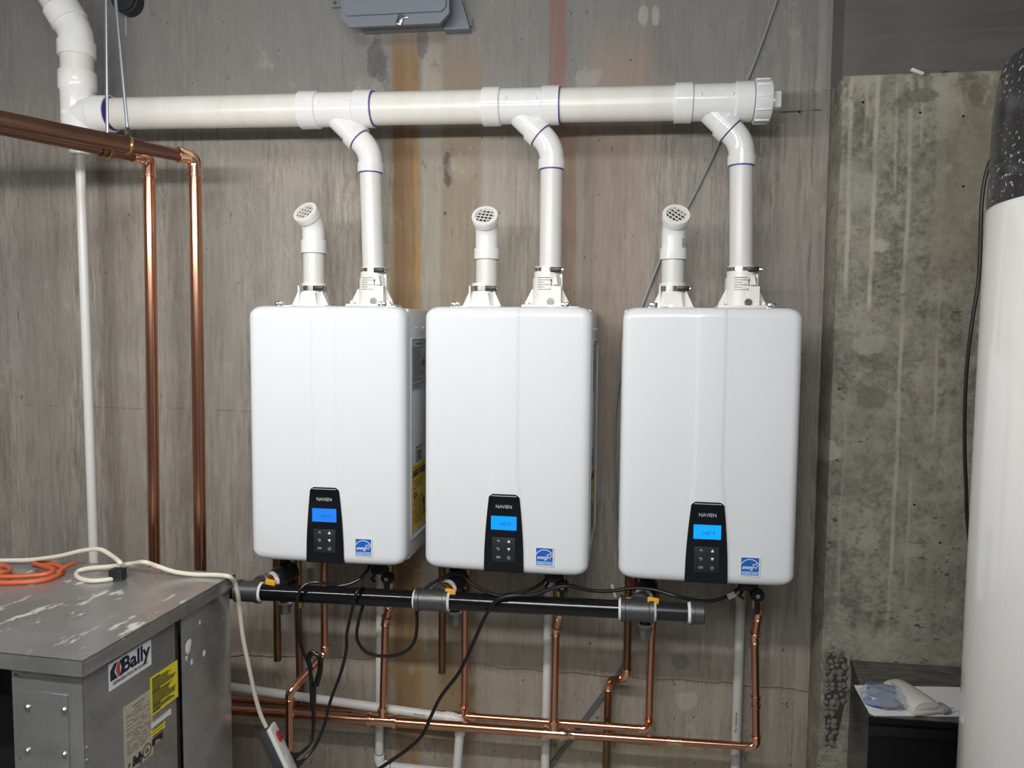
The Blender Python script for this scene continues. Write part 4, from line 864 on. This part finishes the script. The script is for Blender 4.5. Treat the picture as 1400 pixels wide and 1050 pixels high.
# grey cable across the wall and a strap low down
gc = MB().tube(spline([A(*p) for p in [(1075, -40, -.008), (1060, 5, -.008), (1040, 62, -.008), (1022, 108, -.008), (1000, 155, -.008), (985, 190, -.008), (962, 240, -.008), (935, 293, -.008), (905, 350, -.008), (880, 412, -.008), (862, 460, -.008), (850, 505, -.008), (843, 545, -.008), (840, 600, -.008), (842, 700, -.008), (850, 770, -.008)]], 6), .0042, 8).build('grey_cable', M_GREYC)
single(gc, 'thin grey cable running diagonally down the wall behind the rightmost heater', 'cable')
sa, sb = A(862, 900, -.004), A(742, 1062, -.004); sd = (sb-sa).normalized(); sn = V((sd.z, 0, -sd.x))
st = MB().prism([(0, -.006), ((sb-sa).length, -.006), ((sb-sa).length, .006), (0, .006)], sa, sd, sn, uy, .014).build('grey_strap', mat('strap_grey', (.12, .122, .128), .6))
single(st, 'flat grey strap slanting down the wall behind the lower copper pipes', 'strap')
# ================================================================== JUNCTION BOX, WALL STUB
jc = A(545, 0, -.10); jb = empty('junction_box', (jc.x, 0, jc.z), 'grey plastic junction box high on the wall above the header', 'electrical box')
x0, x1 = A(465, 18, -.115).x, A(613, 18, -.115).x; zb0 = A(540, 33, -.115).z; hB = .30
def rounded(w0, w1, z0, z1, ch): return [(w0+ch, z0), (w1-ch, z0), (w1, z0+ch), (w1, z1-ch), (w1-ch, z1), (w0+ch, z1), (w0, z1-ch), (w0, z0+ch)]
MB().prism(rounded(x0+.006, x1-.006, zb0+.018, zb0+hB, .03), (0, -.001, 0), ux, uz, -uy, .096).build('body', M_JB, jb)
ld = MB().prism(rounded(x0, x1, zb0, zb0+hB, .026), (0, -.096, 0), ux, uz, -uy, .012).build('lid', M_JB, jb)
MB().prism(rounded(x0+.008, x1-.008, zb0+.03, zb0+hB-.01, .012), (0, -.108, 0), ux, uz, -uy, .008).build('raised_panel', M_JB, ld)
xl = A(546, 22, -.12).x; lt = MB().box((xl, -.112, zb0+.012), (.018, .012, .030), .003, Matrix.Rotation(.35, 3, 'Y')).build('latch_clip', M_STEEL, jb); MB().box((xl+.014, -.112, zb0+.018), (.02, .008, .004), .001).build('latch_wire', M_STEEL, lt)
for px, py in ((640, 31), (459, 5)):
    p = A(px, py, -.006); tb = MB().prism([(-.02, -.012), (.012, -.012), (.012, .012), (-.02, .025)] if px > 500 else [(-.012, -.012), (.02, -.012), (.02, .02), (-.012, .012)], (p.x, -.001, p.z), ux, uz, -uy, .010).build('mounting_tab', M_JB, jb)
    MB().steps((p.x, -.011, p.z), (p.x, -.015, p.z), [(0, .006), (1, .005)], 10).build('screw', M_STEEL, tb)
MB().prism([(0, 0), (.075, .0), (.05, .085), (0, .085)], (x1-.03, -.002, zb0+.008), ux, uz, -uy, .035).build('corner_gusset', M_JB, jb)
p = A(172, 0, -.03); ws = MB().steps(V((p.x, -.001, p.z+.002)), V((p.x, -.05, p.z+.002)), [(0, .043), (.7, .043), (.72, .039), (.95, .039), (.96, .030), (.7, .030)], 28).build('wall_stub', mat('black_stub', (.02, .024, .032), .5)); single(ws, 'round black pipe stub sticking out of the wall above the copper pipes', 'pipe stub')
# ================================================================== CONDENSING UNIT
UZ = .877; U0 = AZ(113, 903, UZ); U1 = A(322, 784, -.5); sdv = V((U1.x-U0.x, U1.y-U0.y, 0)); UL = sdv.length; urz = math.atan2(sdv.y, sdv.x)-math.pi/2
un = empty('condensing_unit', (U0.x, U0.y, 0), 'galvanized sheet-metal condensing unit with stickers standing in front of the wall', 'condensing unit', None, urz)
RU = Matrix.Rotation(urz, 3, 'Z'); UW = 1.0; off = .011
mb = MB(); mb.box((-UW/2, UL/2, UZ-.0015), (UW, UL, .003)); 
for c, s in (((-UW/2, .001, UZ-.0165), (UW, .002, .033)), ((-.001, UL/2, UZ-.0165), (.002, UL, .033)), ((-UW/2, UL-.001, UZ-.0165), (UW, .002, .033)), ((-UW+.001, UL/2, UZ-.0165), (.002, UL, .033))): mb.box(c, s, .0006)
mb.build('top_cap', M_GALV, un, label='folded galvanized top with splatters')
seam = AP(246, 980, U0+RU @ V((-off, 0, 0)), RU @ V((1, 0, 0))); seam = (RU.transposed() @ (seam-V((U0.x, U0.y, 0)))).y
t = .002; zt_ = UZ-.018
MB().box((-off-t/2, (off+seam-.012)/2+.0, zt_/2+.02), (t, seam-.012-off, zt_-.04), .0005).build('side_panel', M_GALV, un)
MB().box((-off-t/2, (seam+.012+UL-off)/2, zt_/2+.02), (t, UL-off-seam-.012, zt_-.04), .0005).build('side_panel', M_GALV, un)
MB().box((-off-.012, seam, zt_/2+.02), (.002, .03, zt_-.04)).build('seam_channel', mat('shadow_steel', (.12, .12, .12), .5, .6), un)
lpf = lambda px, py: (RU.transposed() @ (AP(px, py, U0+RU @ V((0, off, 0)), RU @ V((0, 1, 0)))-V((U0.x, U0.y, 0))))
post_l = lpf(18, 980).x
MB().box(((post_l-off)/2, off+t/2, zt_/2+.02), (-off-post_l, t, zt_-.04), .0005).build('corner_post', M_GALV, un)
pl0, pl1 = lpf(27, 980).x, lpf(94, 980).x; zp = lpf(60, 946).z
pl = MB().box(((pl0+pl1)/2, off-.002, (zp+.25)/2+.1), (pl1-pl0, .002, zp-.45), .0006).build('cover_plate', M_GALV, un)
for px, py in ((40, 966), (90, 969.5), (40, 1025), (90, 1030)):
    p = lpf(px, py); sc = MB().steps((p.x, off-.003, p.z), (p.x, off-.008, p.z), [(0, .0055), (.5, .0055), (1, .003)], 6).build('screw', M_STEEL, pl); 
for px, py in ((28, 919), (28, 947), (28, 1037)):
    p = lpf(px, py); y_ = (0 if py < 930 else off); MB().steps((p.x, y_-.0006, p.z), (p.x, y_+.001, p.z), [(0, .0025), (1, .0025)], 10).build('screw_hole', M_DARK, un)
MB().box(((post_l-UW+.03)/2, off+.12, UZ/2-.06), (UW+post_l-.05, .01, UZ-.2)).build('opening_shade', M_DARK, un, label='black sheet for the shade inside the open side')  # near-black sheet stands in for the shade inside the opening
MB().box((-UW+.03, off+t/2, zt_/2+.02), (.05, t, zt_-.04), .0005).build('corner_post', M_GALV, un)
MB().box((-UW/2, UL-off-t/2, zt_/2+.02), (UW-.03, t, zt_-.04), .0005).build('back_panel', M_GALV, un); MB().box((-UW+off, UL/2, zt_/2+.02), (t, UL-.03, zt_-.04), .0005).build('side_panel', M_GALV, un)
MB().box((-UW/2, UL/2, .02), (UW-.03, UL-.03, .04), .003).build('base', M_GALV, un)
lps = lambda px, py: (RU.transposed() @ (AP(px, py, U0+RU @ V((-off, 0, 0)), RU @ V((1, 0, 0)))-V((U0.x, U0.y, 0))))
def srect(name, pxs, m, lab=None, h=.0006, par=None, dx=0):
    (xa, ya), (xb, yb) = pxs; a = lps(xa, ya); b = lps(xb, yb); O = V((-off+dx, 0, 0))
    o = MB().rect(O, uy, uz, ux, a.y, min(a.z, b.z), b.y, max(a.z, b.z), h).build(name, m, par or un, label=lab); return o, a.y, min(a.z, b.z), b.y, max(a.z, b.z)
lo, y0, z0, y1, z1 = srect('maker_sticker', ((149, 946), (206, 874)), M_LABW, 'white maker sticker with navy lettering')
wd, hd = y1-y0, z1-z0; O = V((-off+.0006, y0, z0))
mb = MB(); mb.prism([(.03*wd, .34*hd), (.19*wd, .34*hd), (.12*wd, .62*hd), (.19*wd, .92*hd), (.12*wd, .92*hd), (.03*wd, .72*hd)], O, uy, uz, ux, .0005); mb.build('logo_block', M_NAVY, lo)
MB().prism([(.205*wd, .34*hd), (.245*wd, .36*hd), (.25*wd, .6*hd), (.245*wd, .88*hd), (.20*wd, .90*hd), (.155*wd, .62*hd)], O, uy, uz, ux, .0005).build('logo_diamond', M_REDINK, lo)
MB().prism([(.24*wd, .34*hd), (.30*wd, .34*hd), (.30*wd, .92*hd), (.24*wd, .92*hd), (.285*wd, .62*hd)], O, uy, uz, ux, .0005).build('logo_block', M_NAVY, lo)
text('maker_name', 'Bally', hd*.80, O+V((0, .62*wd, .63*hd)), uy, uz, ux, M_NAVY, lo, sx=wd*.70/(hd*.80*1.95), off=.0011)
text('maker_line', 'REFRIGERATION PRODUCTS', hd*.17, O+V((0, .49*wd, .20*hd)), uy, uz, ux, M_LABINK, lo, sx=wd*.9/(hd*.17*14.2))
lo, y0, z0, y1, z1 = srect('data_plate', ((171, 1062), (207.5, 941)), M_TAN, 'tan data plate with rows of print')
O = V((-off+.0006, y0, z0)); wd, hd = y1-y0, z1-z0; mb = MB(); rng = random.Random(3)
mb.rect(O, uy, uz, ux, .3*wd, .93*hd, .72*wd, .945*hd, .0004); mb.rect(O, uy, uz, ux, .35*wd, .885*hd, .68*wd, .895*hd, .0004)
for k in range(20):
    z = (.85-.03*k)*hd; y = .08*wd
    while y < .9*wd:
        L = rng.uniform(.08, .25)*wd
        if rng.random() < .62: mb.rect(O, uy, uz, ux, y, z-.004*hd, min(y+L, .93*wd), z+.004*hd, .0004)
        y += L+.05*wd
mb.build('fine_print', M_LABINK, lo)
text('maker_name', 'Bally', .028, O+V((0, .42*wd, .115*hd)), uy, uz, ux, M_INK, lo, sx=.62, shear=.2, off=.001)
mb = MB(); strip(mb, [(.055*math.cos(q)*.25+.76*wd, .125*hd+.0135*math.sin(q)) for q in [2*math.pi*k/16 for k in range(17)]], .0022, O, uy, uz, ux, .0004); mb.build('mark_ring', M_INK, lo)
text('mark', 'UL', .013, O+V((0, .76*wd, .125*hd)), uy, uz, ux, M_INK, lo, sx=.8); MB().prism([(.10*wd, .095*hd), (.17*wd, .095*hd), (.17*wd, .145*hd), (.13*wd, .145*hd)], O, uy, uz, ux, .0004).build('logo_block', M_INK, lo)
def lined(name, pxs, m, lab, rows, ink=M_INK, seed=1, dx=.0006, heads=()):
    lo, y0, z0, y1, z1 = srect(name, pxs, m, lab, .0004, None, dx); O = V((-off+dx+.0004, y0, z0)); wd, hd = y1-y0, z1-z0; mb = MB(); rng = random.Random(seed)
    for k in range(rows):
        z = hd*(.93-.86*k/max(rows-1, 1)) if rows > 1 else hd*.5; x1_ = rng.uniform(.6, .95); hgt = .011*hd if rows > 4 else .035*hd
        if k in heads: mb.rect(O, uy, uz, ux, .06*wd, z-hgt*1.4, .34*wd, z+hgt*1.4, .0003); continue
        mb.rect(O, uy, uz, ux, .06*wd, z-hgt, x1_*wd, z+hgt, .0003)
    mb.build('fine_print', ink, lo); return lo
lined('warning_sticker', ((206, 980), (242, 902)), M_YLAB2, 'yellow warning sticker with lines of print', 24, seed=4, heads=(0, 9, 19, 23))
lined('notice_sticker', ((206.5, 997), (233, 968)), M_LABW, 'small white notice sticker', 2, mat('violet_ink', (.2, .18, .35), .6), 5, .0012)
lined('caution_sticker', ((206.5, 1009), (225, 985)), M_YLAB2, 'small yellow caution sticker', 3, seed=6, dx=.0010)
lo, y0, z0, y1, z1 = srect('code_sticker', ((207.5, 1021), (222, 1000)), M_INK, 'small black sticker', .0004, None, .0004)
text('code_print', 'alfco', .011, V((-off+.0009, (y0+y1)/2, z0+.22*(z1-z0))), uy, uz, ux, M_SLAB, lo, sx=.8)
for px, py in ((118, 1022), (118, 1039)): p = lps(px, py); MB().steps((-off, p.y, p.z), (-off+.004, p.y, p.z), [(0, .004), (1, .002)], 6).build('screw', M_STEEL, un)
for px, py, s in ((257, 885, 1.3), (279, 893, .7), (262, 905, .6), (255, 900, .5), (259, 880, .9), (273, 851, .4)):
    p = lps(px, py); b_ = MB(); b_.sphere((-off+.0002, p.y, p.z), .008*s, 2, (.08, 1, 1.6)); b_.build('paint_splash', M_LABW, un)
# ================================================================== CREAM AND ORANGE CORDS, STRIP
TZ = UZ+.0058
def SP(px, py): return AP(px, py, U0+RU @ V((.008, 0, 0)), RU @ V((1, 0, 0)))
def T(px, py, dz=0): return AZ(px, py, TZ+dz)
pts = [A(-60, 770, -.56), A(0, 766.5, -.54), A(40, 765.5, -.53), A(80, 760.5, -.53), A(112, 753, -.53), A(136, 751, -.54), A(153, 760, -.56), A(165, 770, -.60), T(171, 781), T(168, 787), T(150, 792), T(125, 794), T(108, 790), T(105, 783), T(118, 777.5, .006), T(150, 774.5, .010), T(180, 770.8, .018), A(197, 768.5, -.57), A(215, 774, -.555), A(240, 782, -.55), T(268, 785.5), T(296, 786, .001), SP(313, 788.5), SP(321, 797), SP(325, 812), A(327.5, 832, -.482), A(332, 870, -.472), A(340, 910, -.46), A(348, 948, -.445), A(356, 976, -.435), A(364, 994, -.432)]
P = spline(pts, 6); cc = empty('extension_cord', T(140, 790), 'cream extension cord lying across the galvanized unit and hanging to the power strip', 'cord')
MB().tube(P, .0055, 10).build('cable', M_CREAM, cc); MB().box(T(161, 785, .008), (.034, .030, .028), .004, Matrix.Rotation(.15, 3, 'Z'), 2).build('retainer_block', M_BPL, cc, label='black square clip holding the cord')
pts = [T(-70, 790), T(-30, 796), T(20, 796.5), T(55, 794), T(78, 787), T(86, 779), T(78, 772.5), T(60, 769.5), T(46, 770), T(58, 773.5, .008), T(72, 778, .012), T(66, 784, .012), T(40, 787.5, .010), T(0, 788.5, .010), T(-40, 787, .008), T(-50, 781, .005), T(-20, 775, .004), T(4, 773), T(14, 779, .004), T(4, 783, .012), T(-20, 784, .014)]
oc = empty('orange_cord', T(40, 790), 'orange extension cord coiled on the back left of the galvanized unit', 'cord'); MB().tube(spline(pts, 6), .0056, 10).build('cable', M_ORANGE, oc)
MB().tube(spline([T(80, 782, .008), T(92, 774, .010), T(103, 770.5, .006)], 5), .0052, 10).build('cord_end', M_ORANGE, oc)
s0, s1 = A(367, 993, -.43), A(404, 1072, -.43); ax = (s1-s0).normalized(); nf = (V((.985, .17, .0))-ax*V((.985, .17, .0)).dot(ax)).normalized(); sw = ax.cross(nf)
ps = empty('power_strip', s1, 'white power strip with red switch hanging beside the galvanized unit', 'power strip')
Rm = Matrix((sw, nf, ax)).transposed(); Ls = .30
MB().box(s0+ax*Ls/2-nf*.012, (.050, .026, Ls), .004, Rm).build('back_shell', M_GREYPL, ps, label='dark grey back half'); fs = MB().box(s0+ax*Ls/2+nf*.006, (.052, .013, Ls-.002), .005, Rm, 3).build('front_shell', M_PSW, ps)
sc = s0+ax*.035+nf*.014; MB().box(sc, (.018, .012, .026), .004, Rm).build('switch', M_REDSW, ps, label='red rocker switch')
for k in range(3): MB().box(s0+ax*(.105+.05*k)+nf*.0125, (.030, .001, .034), .0003, Rm).build('outlet', M_LABW, fs)
# ================================================================== CABINET AND WHAT LIES ON IT
CZ = .607; c0 = A(1162, 901, PY-.012); c0.z = CZ; c1 = AZ(1187, 980, CZ); cd_ = V((c0.x-c1.x, c0.y-c1.y, 0)); crz = (math.atan2(cd_.y, cd_.x)-math.pi/2)*.9; cw, cl_ = .46, cd_.length
cb = empty('cabinet', (c1.x, c1.y, 0), 'low black cabinet standing against the concrete pier', 'cabinet')
xr = c1.x+.46; plan = lambda g: [(c1.x+g, c1.y+g), (xr-g, c1.y+g), (xr-g, PY-.012-g), (c0.x+g, PY-.012-g)]
MB().prism(plan(.003), (0, 0, 0.0), ux, uy, uz, CZ-.014).build('body', M_CAB, cb); MB().prism(plan(0), (0, 0, CZ-.014), ux, uy, uz, .014).build('top', M_CAB, cb)
MB().prism(plan(.004), (0, 0, CZ-.0002), ux, uy, uz, .0008).build('dust_film', M_CABD, cb, label='dusty top surface')
MB().box(((c1.x+xr)/2, c1.y-.001, CZ-.030), (xr-c1.x-.008, .010, .024), .002).build('front_rail', M_CAB, cb); MB().box((c1.x+.30, c1.y-.001, .25), (.27, .010, .42), .003).build('door', M_CAB, cb)
zb1 = CZ+.002
bp = [(1168, 937.5), (1188, 974), (1196, 978), (1313, 979), (1330, 979), (1330, 940.5), (1250, 939)]
bp = [AZ(x, y, zb1) for x, y in bp]; bo = bp[0].copy()
bd = empty('printed_board', V((bo.x, bo.y, CZ)), 'white board with blue print lying on the black cabinet', 'board')
MB().prism([(p.x, p.y) for p in bp], (0, 0, CZ+.0005), ux, uy, uz, .003).build('sheet', M_BOARD, bd)
bz = CZ+.0036
cb_ = AZ(1225, 958, bz); pts = [AZ(1224+40*math.cos(q)*1.1, 957+14*math.sin(q), bz) for q in [2*math.pi*k/28 for k in range(28)]]
MB().prism([(p.x, p.y) for p in pts], (0, 0, bz), ux, uy, uz, .0004).build('print_disc', M_BLUE, bd)
pts = [AZ(x, y, bz) for x, y in ((1250, 968), (1248, 974.5), (1300, 975), (1295, 967), (1285, 960))]; MB().prism([(p.x, p.y) for p in pts], (0, 0, bz+.0003), ux, uy, uz, .0004).build('print_patch', M_LBLUE, bd)
for k, (x, y) in enumerate(((1303, 968), (1308, 972))): p = AZ(x, y, bz); MB().box(p, (.014, .005, .0006), 0, Matrix.Rotation(.5, 3, 'Z')).build('print_mark', M_LBLUE, bd)
# beige device
a = AZ(1225, 935, CZ+.03); b = AZ(1254, 965, CZ+.012); fw = V((b.x-a.x, b.y-a.y, 0)); ln = .125; fw = fw.normalized(); sd_ = fw.cross(uz)*-1; ctr = AZ(1243, 951, CZ+.02); ctr.z = CZ+.004
dv = empty('handheld_device', ctr, 'beige rounded plastic device lying on the printed board', 'device')
sec = [(x_*.8, z_*.8) for x_, z_ in [(-.044, 0), (.044, 0), (.046, .010), (.043, .024), (.034, .034), (.018, .0395), (0, .041), (-.018, .0395), (-.034, .034), (-.043, .024), (-.046, .010)]]
mb = MB(); rings = []
for t_, s_ in ((-.5, .72), (-.485, .86), (-.44, .96), (-.2, 1.0), (.3, 1.0), (.46, .97), (.495, .93), (.5, .86)):
    rings.append([mb.bm.verts.new(ctr+fw*ln*t_+sd_*x_*s_+uz*(z_*s_+.0005)) for x_, z_ in sec])
n = len(sec)
for i in range(len(rings)-1):
    for k in range(n): mb.bm.faces.new((rings[i][k], rings[i][(k+1) % n], rings[i+1][(k+1) % n], rings[i+1][k]))
mb.bm.faces.new(list(reversed(rings[0]))); mb.bm.faces.new(rings[-1]); mb.build('shell', M_DEV, dv, 50)
Rd = Matrix((sd_, fw, uz)).transposed(); MB().box(ctr+fw*(ln/2+.001)+uz*.013, (.048, .003, .013), .001, Rd).build('end_plate', mat('end_plate_beige', (.55, .53, .49), .4), dv)
MB().box(ctr+fw*(ln/2+.002)+uz*.006, (.072, .006, .009), .002, Rd).build('lower_lip', M_DEV, dv); MB().box(ctr-fw*.03-sd_*.02+uz*.0315, (.005, .024, .001), 0, Rd).build('slot', M_SLAB, dv)
MB().box(ctr+fw*(ln/2-.006)+sd_*.045+uz*.009, (.024, .034, .016), .005, Rd).build('connector', mat('grey_connector', (.3, .31, .35), .4), dv)
# crumpled clear bag with a dark blue packet
bgc = AZ(1212, 957, CZ+.01); bg = empty('plastic_bag', V((bgc.x, bgc.y, CZ+.004)), 'crumpled clear plastic bag with blue print beside the beige device', 'plastic bag')
mb = MB(); rng = random.Random(12); g = bmesh.ops.create_icosphere(mb.bm, subdivisions=3, radius=1)
for v in g['verts']:
    k = 1+rng.uniform(-.16, .16); v.co = V((v.co.x*.060*k, v.co.y*.050*k, max(v.co.z, -.6)*.022*k+.014))+V((bgc.x, bgc.y, CZ+.004))
mb.build('film', M_FILM, bg, 12)
MB().box(V((bgc.x-.008, bgc.y+.016, CZ+.022)), (.062, .05, .026), .004, Matrix.Rotation(-.35, 3, 'Z')).build('packet', mat('slate_packet', (.10, .12, .20), .35), bg, label='slate blue packet inside the bag')
MB().box(V((bgc.x+.004, bgc.y-.024, CZ+.010)), (.045, .025, .010), .002, Matrix.Rotation(.3, 3, 'Z')).build('packet', mat('brown_packet', (.14, .09, .08), .5), bg, label='small brown packet inside the bag')
# ================================================================== TALL TANK
TY = -.95; TR = .29; d = ray(1344, 330); d2 = V((d.x, d.y)).normalized(); nrm = V((d2.y, -d2.x)); s_ = ((TY-CP.y)-nrm.y*TR)/d2.y; TX = CP.x+d2.x*s_+nrm.x*TR
tp = V((CP.x, CP.y))+d2*s_; YS = tp.y
tk = empty('storage_tank', (TX, TY, 0), 'tall white cylindrical tank with speckled black top at the right edge', 'tank')
zj = A(1346, 290, YS).z; ztop = A(1358, 95, YS).z+.006
MB().steps((TX, TY, 0.0), (TX, TY, zj), [(0, TR-.02), (.012, TR), (.997, TR), (1, TR-.003)], 72).build('jacket', M_TANK, tk, 50)
prof = [(0, TR-.004), (.012, TR-.001), (.066, TR-.003), (.069, TR-.006), (.073, TR-.003), (.16, TR-.004), (ztop-zj-.03, TR-.010), (ztop-zj-.012, TR-.016), (ztop-zj-.003, TR-.028), (ztop-zj+.003, TR-.05), (ztop-zj+.009, TR-.10), (ztop-zj+.013, TR-.2)]
L = prof[-1][0]; MB().steps((TX, TY, zj), (TX, TY, zj+L), [(q/L, r_) for q, r_ in prof], 72).build('top_shroud', M_SPECK, tk, 50, label='speckled black plastic shroud')
wr = spline([A(*p) for p in [(1362, 205, -.55), (1351, 228, -.55), (1344, 260, -.55), (1341, 300, -.55), (1340, 345, -.55), (1337, 390, -.55), (1329, 440, -.55), (1322, 500, -.55), (1319, 560, -.55), (1319, 620, -.55), (1321, 670, -.55), (1322, 705, -.55), (1330, 780, -.55), (1345, 900, -.55), (1350, 1100, -.55), (1356, 1243, -.55)]], 6)
wc = empty('tank_cable', wr[-1], 'black cable hanging down beside the tall white tank', 'cable'); MB().tube(wr, .0042, 8).build('cable', M_CORD, wc)
